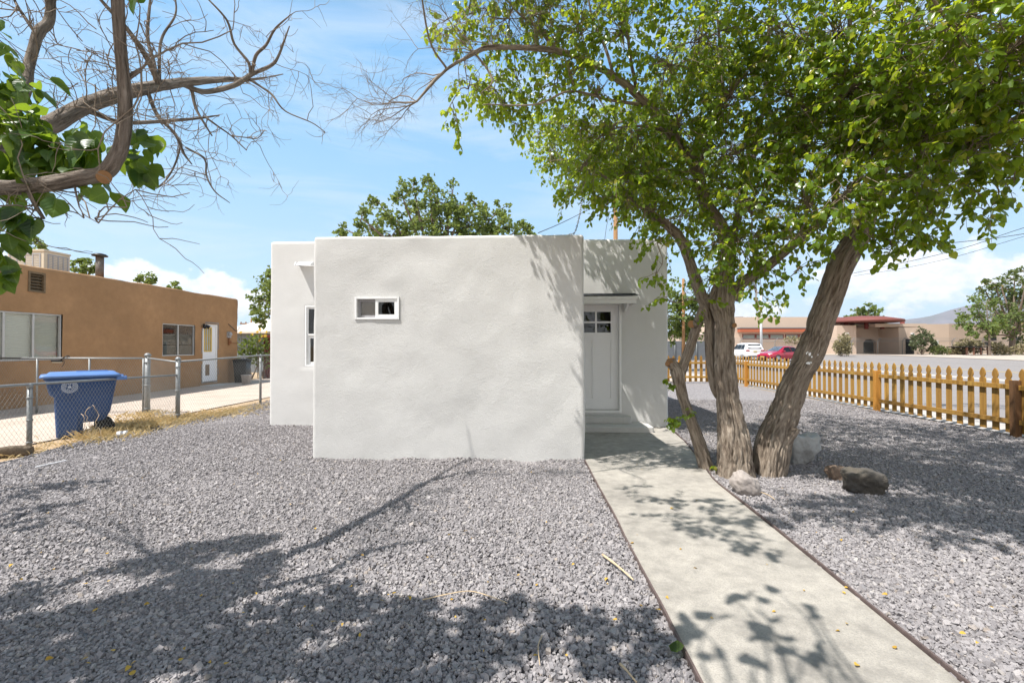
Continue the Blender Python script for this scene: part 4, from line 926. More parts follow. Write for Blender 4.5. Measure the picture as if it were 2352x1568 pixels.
    L([prow(1470, 240, Y1 - .3, 10), prow(1400, 230, Y1 - .5, 8), prow(1310, 210, Y1 - .7, 6), prow(1230, 240, Y1 - .8, 5), prow(1110, 240, Y1 - .9, 3)], 10, 0, 16)
    L([prow(1090, 122, Y1 - .9, 6), prow(1120, 160, Y1 - .9, 6), prow(1130, 190, Y1 - .95, 5), prow(1105, 214, Y1 - 1., 3)], 8, 0, 17)
    L([prow(1545, 305, Y1 - .2, 9), prow(1470, 290, Y1 - .3, 7), prow(1400, 300, Y1 - .4, 5), prow(1345, 345, Y1 - .4, 3)], 8, 0, 18)
    # knots and cut stubs
    for rows in ([prow(1790, 1030, Y2 - .1, 34), prow(1822, 995, Y2 - .16, 22), prow(1831, 983, Y2 - .17, 17)], [prow(1596, 745, Y3 - .08, 24), prow(1589, 744, Y3 - .17, 20)], [prow(1684, 748, Y1 - .13, 13), prow(1687, 747, Y1 - .17, 12)], [prow(1985, 440, Y2 - .72, 26), prow(1956, 428, Y2 - .84, 22)], [prow(1548, 845, Y3, 18), prow(1534, 836, Y3 - .03, 15)]):
        limb(mb, rows, 18, .02, .003, 9, 20)
    tk = mb.build('trunk', M_bark, tr)
    # cut faces
    w = MB()
    for (px, py, Y, r_, d) in ((1588.5, 744, Y3 - .172, .047, (-.25, -1, .1)), (1687.5, 747, Y1 - .172, .028, (.3, -1, .0)), (1955, 428, Y2 - .845, .042, (-.5, -1, -.1)), (1541.5, 827, Y3 - .004, .060, (-.3, -.35, 1.)), (1533, 835, Y3 - .034, .036, (-1, -.5, .2))):
        q = aty(px, py, Y); d = nrm(V(*d)); a = nrm(np.cross(d, V(.1, .2, 1))); b = np.cross(d, a); an = np.arange(18) * 2 * math.pi / 18
        w.loft([q + d * h + rr * (np.cos(an)[:, None] * a + np.sin(an)[:, None] * b) for rr, h in ((r_, -.01), (r_ * .96, .006), (r_ * .5, .004), (.002, .002))], True, False)
    w.build('cut_stub', M_cutwood, tk)
    rg = random.Random(4)     # flaked white paint on the leaning trunk
    for k in range(16):
        w = MB(); px = rg.gauss(1866, 13); py = rg.gauss(812, 17); q = aty(px, py, Y2 - .12); q = q - nrm(q - O) * (.42 * 68 * 5.3 / F * math.sqrt(max(.05, 1 - ((px - (1850 + (830 - py) * .44)) / 40) ** 2)) + .008)
        s_ = rg.uniform(.006, .017); a = rg.uniform(0, 6)
        w.add([q + s_ * rg.uniform(.5, 1.2) * (math.cos(a + i * 1.05) * V(1, 0, 0) + math.sin(a + i * 1.05) * V(0, 0, 1.3)) for i in range(6)], [tuple(range(6))]); w.build('paint_flake', M_white, tk)

    # crown
    BL = []; BLW = []
    def bl(*rows): BL.extend(rows)
    # px, py, Y, radius px, density, leaf size
    bl((1010, 50, 4.8, 60, .30), (1075, 35, 4.9, 75, .65), (1160, 45, 5.1, 85, .85), (1250, 40, 5.2, 85, .9), (1075, 205, 5.0, 42, .7), (1028, 262, 5.0, 34, 1.), (1120, 200, 5.3, 50, .9), (1190, 195, 5.5, 60, .95), (1232, 235, 5.6, 36, 1.), (1160, 250, 5.5, 32, .9), (1275, 195, 5.5, 55, .9), (1180, 120, 5.5, 60, .6))
    bl((1330, 55, 4.95, 95, .95), (1425, 60, 5.05, 100, .95), (1305, 165, 4.95, 65, .9), (1370, 215, 5., 75, 1.), (1330, 290, 5.0, 45, .7), (1400, 310, 5.1, 75, 1.), (1465, 320, 5.2, 80, 1.), (1350, 385, 5.2, 60, 1.1), (1425, 415, 5.25, 80, 1.2), (1330, 435, 5.25, 38, 1.2), (1475, 470, 5.35, 65, 1.2), (1500, 395, 5.35, 85, 1.1), (1385, 455, 5.3, 36, 1.2), (1440, 478, 5.3, 32, 1.1))
    bl((1540, 150, 5.1, 105, .95), (1555, 290, 5.3, 95, 1.), (1600, 410, 5.4, 85, 1.1), (1560, 505, 5.45, 45, 1.1), (1520, 555, 5.4, 34, .9), (1500, 640, 5.35, 20, 1.4), (1512, 622, 5.35, 18, 1.2), (1530, 690, 5.3, 20, 1.4), (1620, 640, 5.35, 34, 1.), (1600, 690, 5.5, 24, 1.))
    bl((1650, 70, 5., 110, .95), (1680, 215, 5.1, 105, 1.), (1700, 345, 5.15, 105, 1.05), (1715, 460, 5.1, 90, 1.15), (1640, 560, 5.25, 55, 1.2), (1700, 560, 5.2, 60, 1.3), (1755, 545, 5.1, 55, 1.2), (1740, 620, 5.1, 34, .9), (1735, 672, 5.05, 26, 1.3), (1770, 690, 5.05, 14, 2.), (1665, 620, 5.2, 30, 1.3))
    bl((1780, 70, 4.75, 110, 1.), (1815, 210, 4.85, 105, 1.05), (1850, 340, 4.85, 100, 1.15), (1845, 450, 4.8, 85, 1.3), (1830, 545, 4.85, 50, 1.2), (1880, 520, 4.6, 50, 1.2), (1860, 610, 4.9, 28, 1.), (1800, 640, 5., 26, .9))
    bl((1920, 70, 4.45, 110, 1.), (1955, 210, 4.5, 110, 1.1), (1975, 330, 4.45, 95, 1.2), (1955, 440, 4.3, 70, 1.4), (2005, 520, 4.5, 45, 1.2), (2050, 560, 4.5, 42, 1.2), (2090, 530, 4.4, 45, 1.2), (2010, 585, 4.6, 24, 1.))
    bl((2070, 70, 4., 125, 1.), (2100, 215, 4., 115, 1.1), (2110, 330, 4.05, 95, 1.25), (2100, 440, 4.15, 75, 1.3), (2140, 490, 4.15, 46, 1.2), (2130, 545, 4.3, 26, 1.))
    bl((2220, 70, 3.6, 135, 1.), (2255, 210, 3.65, 115, 1.05), (2235, 330, 3.75, 85, 1.1), (2200, 415, 3.95, 55, 1.1), (2225, 480, 4., 34, 1.1), (2270, 485, 4., 18, 1.2), (2265, 420, 3.9, 36, 1.))
    bl((2350, 90, 3.4, 135, 1.), (2355, 240, 3.55, 100, 1.), (2325, 350, 3.75, 60, .95), (2330, 420, 3.9, 34, 1.), (2460, 150, 3.4, 140, .9), (2470, 300, 3.6, 90, .9))
    # the part of the crown above the picture
    for px in range(1130, 2600, 150): bl((px + random.uniform(-30, 30), -110 + random.uniform(-30, 30), np.interp(px, [1100, 1700, 2500], [4.8, 5.1, 3.5]), 115, .55))
    for px in range(1300, 2600, 190): bl((px, -290, np.interp(px, [1100, 1700, 2500], [5.0, 5.3, 3.8]), 125, .4))
        # the far side of the crown, over the steps and the back of the yard
    bl((1345, 400, 7.6, 60, .8), (1400, 350, 7.8, 75, .8), (1420, 420, 7.9, 60, .8), (1470, 400, 7.6, 85, .8), (1480, 450, 7.6, 55, .8), (1450, 300, 7.4, 80, .7), (1550, 420, 7.4, 90, .7), (1540, 300, 7.3, 90, .6), (1520, 520, 7.4, 40, .9), (1330, 330, 7.2, 40, .6))
    bl((1640, 150, 7.2, 110, .28), (1680, 330, 7.2, 110, .34), (1660, 480, 7.0, 80, .5), (1780, 200, 7.2, 110, .28), (1800, 370, 7.2, 110, .34), (1800, 500, 7.0, 70, .5), (1900, 120, 7.0, 110, .28), (1920, 300, 7.0, 110, .34), (1960, 440, 6.8, 80, .5), (2060, 150, 6.6, 120, .28), (2070, 320, 6.6, 110, .34), (2120, 440, 6.4, 70, .5), (2220, 120, 6.0, 120, .28), (2230, 280, 6.0, 110, .34), (2200, 400, 6.0, 60, .5), (2340, 150, 5.6, 120, .28), (2340, 320, 5.6, 80, .6))
    rc = np.random.default_rng(77); k = 0     # upper crown, above the picture
    while k < 24:
        q = V(2.9, 5.3, 5.9) + V(3.9, 3.4, 2.9) * nrm(rc.normal(0, 1, 3)) * rc.random() ** .4
        if (q[2] - CAMZ) / max(q[1], .5) < .86 or (k > 12 and q[0] < 3.2): continue
        BLW.append((q, rc.uniform(.45, .75), .50)); k += 1
    # boughs over the path and the yard, traced back along the sun from their shade
    for px, py, r_, den in ((1470, 1125, .14, .4), (1570, 1070, .2, .6), (1480, 1150, .16, .4), (1560, 1155, .25, .6), (1640, 1160, .3, .9), (1600, 1195, .3, .9), (1660, 1210, .3, .9), (1700, 1235, .28, .9), (1760, 1250, .25, .8), (1620, 1230, .2, .6), (1740, 1180, .3, .6), (1830, 1190, .3, .7), (1900, 1160, .35, .9), (1960, 1180, .35, .8), (2050, 1165, .4, 1.), (2150, 1170, .45, 1.1), (2250, 1190, .45, 1.1), (2340, 1200, .45, 1.1), (2300, 1120, .5, 1.), (2180, 1100, .5, 1.), (2080, 1080, .5, 1.), (1950, 1060, .4, .7), (1880, 1010, .5, .8), (1800, 970, .5, .8), (1900, 960, .6, .9), (2030, 970, .6, .9), (2150, 1000, .6, .9), (2280, 1030, .6, .9), (2220, 960, .6, .8), (2330, 970, .6, .8), (2100, 985, .5, .9), (2200, 985, .5, .9), (2300, 1000, .5, .9), (2350, 940, .5, .9), (2050, 950, .5, .8), (2260, 930, .5, .8), (2160, 930, .5, .8), (1720, 1010, .4, .6)):
        g = gnd(px, py); h = (.627 * g[1] + 1.29) + r_ + .25 + rc.uniform(0, .5); kk = (795 - rc.uniform(90, 340)) / F; h2 = (kk * g[1] + CAMZ) / (1 + .28 * kk)
        if (g[0] - .466 * h2) / (g[1] - .28 * h2) * F + 1211 > 1420 + 60 * r_: h, r_ = (h2, min(r_, .42)) if g[1] - .28 * h2 > 4.1 else (h, r_)
        BLW.append((V(g[0] - .466 * h, g[1] - .28 * h, h), r_, den * (.4 if px < 1790 and py > 1050 else 1)))
    for px, py in ((1250, 556), (1280, 585), (1305, 560), (1322, 610), (1332, 660)):     # shade on the front room
        q = aty(px, py, YW); kk = (795 - rc.uniform(170, 300)) / F; BLW.append((q + V(-.466, -.28, 1) * (kk * q[1] - q[2] + CAMZ) / (1 + .28 * kk), .20, 1.0))
    for px, py in ((1370, 570), (1390, 620), (1420, 600), (1440, 660), (1470, 590), (1480, 650), (1500, 620), (1510, 690), (1520, 740), (1490, 700), (1450, 560), (1525, 600), (1500, 780), (1520, 830), (1470, 730), (1450, 760), (1500, 840), (1528, 880), (1490, 900), (1520, 940), (1470, 860), (1505, 960), (1528, 780), (1445, 830), (1480, 800)):
        q = aty(px, py, YB); kk = (795 - rc.uniform(270, 420)) / F; BLW.append((q + V(-.466, -.28, 1) * (kk * q[1] - q[2] + CAMZ) / (1 + .28 * kk), .24, .9))
    segs = np.concatenate([catmull(l, .08) for l in limbs]); tw = MB(); P, D, N, S = [], [], [], []
    rs = np.random.default_rng(5)
    def shoot(p, d, ln, sz, nl):
        d = nrm(d); pts = [p]; 
        for k in range(4): d = nrm(d + rs.normal(0, .22, 3) + V(0, 0, -.10)); pts.append(pts[-1] + d * ln / 4)
        pts = np.array(pts); tw.tube(pts, np.linspace(.0035, .0014, 5), 3, False)
        for k in range(nl):
            f = (k + .6) / nl * 4; i = min(int(f), 3); q = pts[i] + (pts[i + 1] - pts[i]) * (f - i); ax = nrm(pts[i + 1] - pts[i])
            o = nrm(np.cross(ax, V(0, 0, 1)) * (1 if k % 2 else -1) + rs.normal(0, .45, 3)); dd = nrm(o * .8 + ax * .5 + V(0, 0, -.75 + rs.normal(0, .35)))
            q2 = q + dd * .02; P.append(q2); D.append(dd); N.append(nrm(V(0, 0, .8) + rs.normal(0, .45, 3) + SUNV * .3)); S.append(sz * rs.uniform(.6, 1.2))
    nodes = segs[:, :3]; todo = [(aty(px, py, Y), r * Y / F, den) for (px, py, Y, r, den) in BL] + BLW
    todo.sort(key=lambda q: np.linalg.norm(nodes - q[0], axis=1).min() if len(q) else 0)
    for (c, Rr, den) in todo:
        py, Y = 300, c[1]; k = np.argmin(np.linalg.norm(nodes - c, axis=1)); b = nodes[k]; dl = np.linalg.norm(c - b)
        m1 = b + (c - b) * .33 + rs.normal(0, .11, 3) * min(1, dl) + V(0, 0, .05 * dl); m2 = b + (c - b) * .68 + rs.normal(0, .11, 3) * min(1, dl); th_ = min(.024, .010 + .012 * dl)
        br = catmull(np.array([[*b, th_], [*m1, th_ * .85], [*m2, th_ * .65], [*c, .007]]), .06); limb(tw, br, 5, .1); nodes = np.concatenate([nodes, br[len(br) // 3:, :3]])
        n = max(3, int(den * 76 * (Rr / .48) ** 2.2))
        for _ in range(n):
            d = nrm(rs.normal(0, 1, 3)); rad = rs.random() ** .45; p = c + d * Rr * rad * V(1, 1.15, 1) * .92
            j = br[rs.integers(len(br) // 2, len(br)), :3] if len(br) > 2 else c
            m_ = (j + p) / 2 + rs.normal(0, .05, 3) + V(0, 0, .03)
            if rs.random() < .6 and np.linalg.norm(p - j) < .55: tw.tube([j, m_, p], [.0055, .004, .003], 3, False)
            shoot(p, nrm(p - j) + d * .5 + rs.normal(0, .3, 3), rs.uniform(.14, .30), np.interp(Y, [3.4, 5.2], [.070, .058]) * (1.15 if py > 420 else 1), rs.integers(6, 12))
    # bare twiggy end of the long limb
    def bare(p, d, ln, r, lev):
        pts = [p]
        for k in range(5): d = nrm(d + rs.normal(0, .2, 3)); pts.append(pts[-1] + d * ln / 5)
        tw.tube(pts, np.linspace(r, r * .45, 6), 4 if lev else 6, False)
        if lev < 3:
            for k in range(rs.integers(3, 6)): bare(pts[rs.integers(1, 6)], nrm(d + rs.normal(0, .75, 3)), ln * rs.uniform(.45, .75), r * .55, lev + 1)
    for k in range(15):
        i = rs.integers(int(len(segs) * 0), 1); q = limbs[0][rs.integers(14, 18), :3]; bare(q, nrm(V(-.75, -.1, rs.uniform(-.35, .9)) + rs.normal(0, .3, 3)), rs.uniform(.3, .62), .006, 0)
    for k in range(10):
        q = limbs[0][rs.integers(12, 16), :3]; bare(q, nrm(V(-.35, -.1, .9) + rs.normal(0, .3, 3)), rs.uniform(.3, .6), .006, 0)
    # bare twigs low on the right
    for px, py, dx, dz in ((2120, 640, 1, -.06), (2150, 640, 1, .3)): pass
    # epicormic sprouts on the small stem
    for (px, py, Y, n) in ((1546, 968, Y3 - .1, 9), (1538, 882, Y3 - .05, 3), (1580, 950, Y3 - .12, 2), (1636, 1068, Y3 - .15, 1)):
        c = aty(px, py, Y)
        for k in range(n): shoot(c + V(.06, 0, 0), V(-.8, -.3, .35) + rs.normal(0, .3, 3), .14, .058, 7)
    tw.build('twigs', M_twig, tk)
    print('big tree leaves', len(P))
    leaves('crown', P, D, N, S, M_leafR, tr)
big_tree()
# ------------------------------------------------------------------ the half bare mulberry at the left, overhanging the yard
def left_tree():
    TB = V(-3.6, .35, 0)
    tr = thing('mulberry_tree', 'half bare mulberry at the left edge with a curving limb and dead twigs', 'tree', TB)
    mb = MB(); tw = MB(); rs = np.random.default_rng(21); P, D, N, S = [], [], [], []
    fork = V(-3.35, .75, 1.75)
    limb(mb, [[*TB + V(0, 0, -.1), .62], [*TB + V(0, 0, .1), .50], [*TB + V(.08, .1, .8), .42], [*fork, .40], [*fork + V(.05, .1, .35), .30]], 48, .03, .016, 7, 41)
    segs = []
    def L(rows, seg=20, b=.004, s=0, step=.03): segs.append(catmull(np.array(rows), .06)); limb(mb, rows, seg, step, b, 10, s)
    # curving limb: comes in from the left, turns upward
    L([[*fork, .17], [-2.95, 1.2, 2.05, .13], prow(-150, 432, 1.93, 54), prow(0, 432, 1.95, 49), prow(101, 424, 1.96, 46), prow(190, 408, 1.96, 46), prow(240, 396, 1.95, 46), prow(268, 365, 1.93, 45), prow(283, 322, 1.9, 43), prow(289, 240, 1.84, 40), prow(285, 180, 1.79, 38), prow(276, 100, 1.73, 37), prow(270, 0, 1.66, 36), prow(262, -140, 1.58, 33), prow(270, -330, 1.5, 28), prow(330, -600, 1.5, 20)], 44, .004, 42, .012)
    # bare limb reaching back over the yard
    L([[*fork, .16], prow(-330, 420, 2.1, 74), prow(-120, 372, 2.35, 62), prow(0, 330, 2.55, 52), prow(60, 308, 2.65, 48), prow(118, 286, 2.75, 44), prow(202, 240, 3.0, 38), prow(302, 210, 3.35, 33), prow(403, 192, 3.8, 24), prow(504, 183, 4.3, 16), prow(560, 183, 4.65, 10), prow(600, 180, 4.85, 6), prow(650, 170, 5.05, 3)], 32, .004, 43, .02)
    L([prow(420, 194, 3.9, 15), prow(470, 211, 4.1, 14), prow(538, 196, 4.3, 14), prow(578, 171, 4.4, 12), prow(622, 151, 4.5, 9), prow(640, 128, 4.45, 7), prow(665, 60, 4.35, 3)], 14, 0, 44)
    def T(rows, *k): segs.append(catmull(np.array(rows), .06)); limb(mb, rows, 8, .04, 0, 1, 45)
    T([prow(578, 171, 4.4, 9), prow(588, 128, 4.35, 9), prow(611, 104, 4.3, 8), prow(632, 67, 4.25, 6), prow(668, 34, 4.2, 3)])
    T([prow(575, 174, 4.4, 8), prow(571, 144, 4.35, 8), prow(538, 101, 4.3, 7), prow(521, 47, 4.2, 6), prow(470, -10, 4.1, 4)])
    T([prow(360, 200, 3.6, 16), prow(353, 145, 3.6, 11), prow(339, 84, 3.6, 9), prow(346, -10, 3.6, 6)])
    T([prow(366, 196, 3.6, 16), prow(336, 131, 3.4, 15), prow(292, 67, 3.2, 12), prow(249, 20, 3.1, 10), prow(205, -30, 3., 6)])
    T([prow(366, 190, 3.6, 9), prow(370, 94, 3.7, 7), prow(403, 34, 3.7, 5), prow(400, -20, 3.7, 4)])
    T([prow(196, 250, 3.0, 16), prow(240, 270, 3.1, 13), prow(286, 282, 3.2, 12), prow(370, 279, 3.4, 10), prow(454, 272, 3.7, 7), prow(504, 265, 3.9, 3)])
    T([prow(340, 214, 3.5, 11), prow(362, 265, 3.45, 10), prow(403, 309, 3.5, 8), prow(420, 349, 3.5, 7), prow(441, 378, 3.5, 3)])
    T([prow(440, 205, 4., 10), prow(450, 249, 4., 8), prow(470, 285, 4., 6), prow(487, 312, 4., 4)])
    T([prow(470, 268, 3.75, 6), prow(500, 290, 3.8, 5), prow(531, 312, 3.9, 4), prow(566, 345, 3.9, 3)])
    T([prow(531, 312, 3.9, 4), prow(565, 316, 3.9, 3), prow(591, 318, 3.95, 3), prow(609, 298, 3.95, 2)])
    T([prow(568, 180, 4.4, 7), prow(600, 200, 4.4, 6), prow(625, 218, 4.4, 6), prow(655, 255, 4.4, 4), prow(716, 282, 4.4, 3), prow(746, 303, 4.4, 2)])
    T([prow(427, 339, 3.5, 6), prow(470, 366, 3.5, 5), prow(474, 403, 3.5, 5), prow(494, 440, 3.5, 4), prow(528, 466, 3.5, 2)])
    T([prow(415, 330, 3.5, 5), prow(405, 370, 3.5, 5), prow(384, 410, 3.5, 4), prow(357, 434, 3.5, 2)])
    T([prow(172, 430, 1.95, 6), prow(178, 460, 1.95, 4), prow(190, 490, 1.95, 3), prow(226, 512, 1.95, 2)])
    T([prow(66, 440, 1.95, 12), prow(80, 470, 1.95, 11), prow(100, 502, 1.95, 9)])
    T([prow(285, 185, 1.8, 16), prow(305, 172, 1.8, 13), prow(324, 160, 1.8, 11)])
    # second upright at the far left
    L([prow(-130, 420, 2.15, 40), prow(40, 240, 2.3, 30), prow(66, 150, 2.4, 26), prow(87, 78, 2.45, 27), prow(111, 50, 2.5, 25), prow(119, -20, 2.5, 23), prow(140, -200, 2.5, 16)], 20, .003, 46, .02)
    T([prow(85, 82, 2.45, 10), prow(60, 45, 2.45, 9), prow(35, 5, 2.45, 7), prow(20, -40, 2.45, 5)])
    # knobbly dead twigs along every bare branch
    def bare(p, d, ln, r, lev):
        n = 6; pts = [p]
        for k in range(n): d = nrm(d + rs.normal(0, .27, 3)); pts.append(pts[-1] + d * ln / n)
        tw.tube(pts, np.linspace(r, r * .55, n + 1), 4, False)
        if lev < 2:
            for k in range(rs.integers(2, 5)): bare(pts[rs.integers(1, n + 1)], nrm(d + rs.normal(0, .8, 3)), ln * rs.uniform(.4, .75), r * .7, lev + 1)
    for i, sg in enumerate(segs):
        if i == 0: continue
        lo = len(sg) // 2 if i in (1,) else 2
        for k in range(int(max(4, (len(sg) - lo) * (.28 if i != 1 else .2)))):
            q = sg[rs.integers(lo, len(sg))]
            if q[3] > .12: continue
            bare(q[:3], nrm(rs.normal(0, 1, 3) + V(.25, 0, .25)), rs.uniform(.16, .5), .0038, 0 if rs.random() < .55 else 1)
    for k in range(26):     # twigs fanning between the two limbs
        bare(aty(rs.uniform(120, 280), rs.uniform(60, 260), rs.uniform(2.6, 3.2)), nrm(rs.normal(0, 1, 3)), rs.uniform(.2, .5), .0038, 0)
    tk = mb.build('trunk', M_bark2, tr); tw.build('twigs', M_twig, tk)
    q = aty(238, 407, 1.93); dd = nrm(O - q + V(.25, 0, 0)); a = nrm(np.cross(dd, V(0, 0, 1))); b = np.cross(dd, a); an = np.arange(20) * 2 * math.pi / 20; q = q + dd * .036
    w = MB(); w.loft([q + dd * h + rr * (np.cos(an)[:, None] * a * .95 + np.sin(an)[:, None] * b) for rr, h in ((.029, -.03), (.0275, .008), (.014, .010), (.001, .009))], True, False); w.build('cut_stub', M_cutwood, tk)
    # leaves: sprays near the camera, and the crown outside the picture that shades the yard
    def spray(c, r, n, sz):
        for _ in range(n):
            d = nrm(rs.normal(0, 1, 3)); p = c + d * r * rs.random() ** .5; dd = nrm(d * .5 + rs.normal(0, .4, 3) + V(0, 0, -.75))
            P.append(p); D.append(dd); N.append(nrm(V(.2, -.4, .7) + rs.normal(0, .45, 3))); S.append(sz * rs.uniform(.6, 1.15))
    for (px, py, Y, r, n) in ((15, 110, 2.15, 40, 7), (60, 190, 2.1, 50, 9), (15, 200, 2.1, 50, 12), (30, 270, 2.05, 55, 14), (75, 290, 2.05, 50, 10), (20, 345, 2.0, 45, 12), (90, 340, 2.05, 55, 13), (140, 345, 2.05, 50, 13), (180, 355, 2.05, 40, 12), (215, 345, 2.05, 30, 6), (165, 290, 2.1, 28, 3), (205, 300, 2.1, 18, 2), (110, 385, 2.05, 40, 10), (30, 400, 2.02, 30, 6),
                              (320, 305, 2.05, 24, 5), (345, 325, 2.05, 26, 5), (300, 365, 2.05, 34, 9), (320, 385, 2.05, 30, 9), (285, 345, 2.1, 20, 4), (253, 440, 1.95, 14, 2), (140, 452, 1.95, 16, 3), (205, 436, 1.97, 12, 2), (95, 440, 2., 20, 3), (25, 470, 1.92, 42, 11), (60, 490, 1.92, 28, 7), (20, 540, 1.92, 36, 9), (18, 600, 1.9, 28, 7), (8, 640, 1.9, 20, 4), (-40, 560, 1.9, 45, 10), (-60, 250, 2.1, 90, 30), (-80, 420, 2.0, 90, 30), (325, -5, 1.8, 10, 2), (200, 395, 2.05, 30, 6)):
        spray(aty(px, py, Y), r * Y / F, int(n * (1.6 if px < 230 and py < 430 else 1.)), .090)
    # blotches of shade on the ground (pixels of the photograph) traced back along the sun to leafy boughs above
    boughs = []
    for (px, py, rx, n) in ((330, 1300, 70, 34), (450, 1270, 80, 44), (560, 1250, 60, 34), (600, 1300, 60, 34), (420, 1350, 90, 60), (520, 1360, 70, 44), (300, 1400, 90, 56), (420, 1430, 90, 62), (230, 1480, 90, 60), (350, 1510, 90, 60), (120, 1540, 110, 66), (480, 1490, 70, 36), (60, 1450, 90, 36), (20, 1530, 80, 40), (160, 1420, 70, 22), (100, 1345, 60, 10), (40, 1390, 60, 14),
                            (60, 1130, 60, 12), (140, 1122, 60, 12), (230, 1115, 50, 6), (60, 1180, 50, 10), (40, 1215, 50, 14), (20, 1150, 40, 8), (130, 1165, 40, 5),
                            (620, 1480, 60, 22), (700, 1450, 60, 16), (560, 1540, 80, 36), (700, 1540, 80, 30), (820, 1500, 80, 36), (900, 1440, 60, 24), (960, 1410, 50, 18), (1000, 1470, 70, 28), (880, 1550, 80, 30), (1000, 1540, 80, 26), (1110, 1410, 45, 16), (1160, 1405, 45, 16), (1080, 1450, 40, 10), (1130, 1500, 60, 20), (1230, 1480, 60, 20), (1320, 1440, 50, 16), (1400, 1450, 50, 18), (1270, 1420, 40, 9), (1480, 1420, 40, 10), (1490, 1480, 50, 16), (1350, 1520, 50, 12), (1450, 1540, 50, 12), (1530, 1500, 36, 10), (1570, 1450, 30, 6),
                            (1690, 1380, 26, 5), (1740, 1385, 30, 6), (1790, 1370, 20, 2), (1720, 1420, 24, 3), (1640, 1432, 24, 5), (1600, 1440, 24, 5), (1770, 1440, 22, 4), (1865, 1430, 20, 4), (1870, 1400, 12, 1), (1770, 1470, 26, 5), (1820, 1490, 28, 6), (1860, 1510, 24, 5), (1880, 1480, 14, 2), (1740, 1505, 16, 2), (1640, 1510, 26, 4), (1720, 1550, 20, 2)):
        g = gnd(px, py); hmin = .627 * g[1] + 1.29
        h = hmin + .45 + rs.uniform(0, .7) + (.4 if px < 700 else .2)
        c = V(g[0] - .466 * h, g[1] - .28 * h, h); r = rx * g[1] / F
        nn = int(n * (1.7 if px < 640 else 1.25 if px < 1560 else .6))
        for _ in range(nn):
            a = rs.uniform(0, 6.283); q = math.sqrt(rs.random()) * r; p = c + V(q * math.cos(a), q * math.sin(a) * .8, rs.normal(0, .10)); dd = nrm(rs.normal(0, 1, 3) + V(0, 0, -.5))
            P.append(p); D.append(dd); N.append(nrm(V(0, -.2, .8) + rs.normal(0, .4, 3))); S.append(.125 * rs.uniform(.7, 1.15))
        boughs.append(c)
    hub = [fork + V(.0, .25, .5), V(-2.2, 1.1, 3.2), V(-.9, 1.0, 3.5), V(.2, .9, 3.6), V(-3.6, 1.9, 3.3), V(-4.6, 2.4, 3.6)]
    limb(mb2 := MB(), [[*fork, .2], [*hub[0], .16], [*hub[1], .12], [*hub[2], .08], [*hub[3], .05]], 16, .06, .003, 9, 47)
    limb(mb2, [[*hub[0], .12], [*hub[4], .09], [*hub[5], .05]], 14, .06, .003, 9, 48)
    hs = np.concatenate([catmull(np.array([fork, hub[0], hub[1], hub[2], hub[3]]), .1), catmull(np.array([hub[0], hub[4], hub[5]]), .1)])
    for c in boughs:
        k = np.argmin(np.linalg.norm(hs - c, axis=1)); b = hs[k]; m_ = (b + c) / 2 + rs.normal(0, .08, 3) + V(0, 0, .08); limb(mb2, [[*b, .02], [*m_, .014], [*c, .007]], 6, .1)
    mb2.build('limb', M_bark2, tk)
    print('left tree leaves', len(P)); leaves('crown', P, D, N, S, M_leafL, tr, fine=True)
left_tree()

# ------------------------------------------------------------------ trees further away
def far_tree(lab, base, trunk_top, lobes, m, dens, sz, trd=.25, name='broadleaf_tree', group=None, stems=1, seed=1, twigs=False):
    """lobes: (x,y,z,radius) in metres, world; base x,y on the ground"""
    rs = np.random.default_rng(seed); z0 = float(terr(base[1])); t_ = thing(name, lab, 'tree', (base[0], base[1], z0), 0, group)
    mb = MB(); top = V(*trunk_top)
    for s in range(stems):
        off = rs.normal(0, .12, 3) * (stems > 1); b = V(base[0], base[1], z0 - .1) + off * V(1, 1, 0)
        tp = top + (rs.normal(0, .5, 3) if stems > 1 else 0)
        limb(mb, [[*b, trd * 1.25], [*(b + (tp - b) * .12), trd], [*(b + (tp - b) * .55 + rs.normal(0, .06, 3)), trd * .85], [*tp, trd * .7]], 12, .15, 0, 5, seed)
    P, D, S = [], [], []
    for (x, y, z, r) in lobes:
        c = V(x, y, z); m_ = (top + c) / 2 + rs.normal(0, .12, 3) * r; limb(mb, [[*top, trd * .45], [*m_, trd * .3], [*c, trd * .14]], 6, .3)
        n = int(1.9 * dens * r ** 2.2); 
        # leaves gather in small sprays on side shoots, leaving gaps
        ns = max(4, n // 26)
        for _ in range(ns):
            d = nrm(rs.normal(0, 1, 3)); p = c + d * r * (.35 + .75 * rs.random() ** .5) * V(1, 1, .92); mb.tube([c + d * r * .1, (c + p) / 2 + rs.normal(0, .05, 3) * r, p], [trd * .07, trd * .045, trd * .02], 3, False)
            k = rs.integers(16, 36); rr = r * rs.uniform(.2, .42)
            for _ in range(k): P.append(p + rs.normal(0, 1, 3) * rr * V(.62, .62, .55)); D.append(nrm(rs.normal(0, 1, 3) + d * .4 + V(0, 0, -.15))); S.append(sz * rs.uniform(.6, 1.25))
    mb.build('trunk', M_barkfar, t_); tufts('crown', P, D, S, m, t_); return t_
def lob(rows, Y, dep=0.6, seed=3):
    """screen lobes (px, py, radius px) at distance Y -> metres"""
    rs = np.random.default_rng(seed); o = []
    for px, py, r in rows: y = Y + rs.normal(0, dep); q = aty(px, py, y); o.append((*q, r * y / F))
    return o
def ft(lab, Y, bx, ttop, rows, m, dens, szpx, trd, **k):
    b = aty(bx, 800, Y); tp = aty(ttop[0], ttop[1], Y); return far_tree(lab, (b[0], Y), tp, lob(rows, Y, k.pop('dep', .6), k.get('seed', 3)), m, dens, szpx * Y / F, trd, **k)
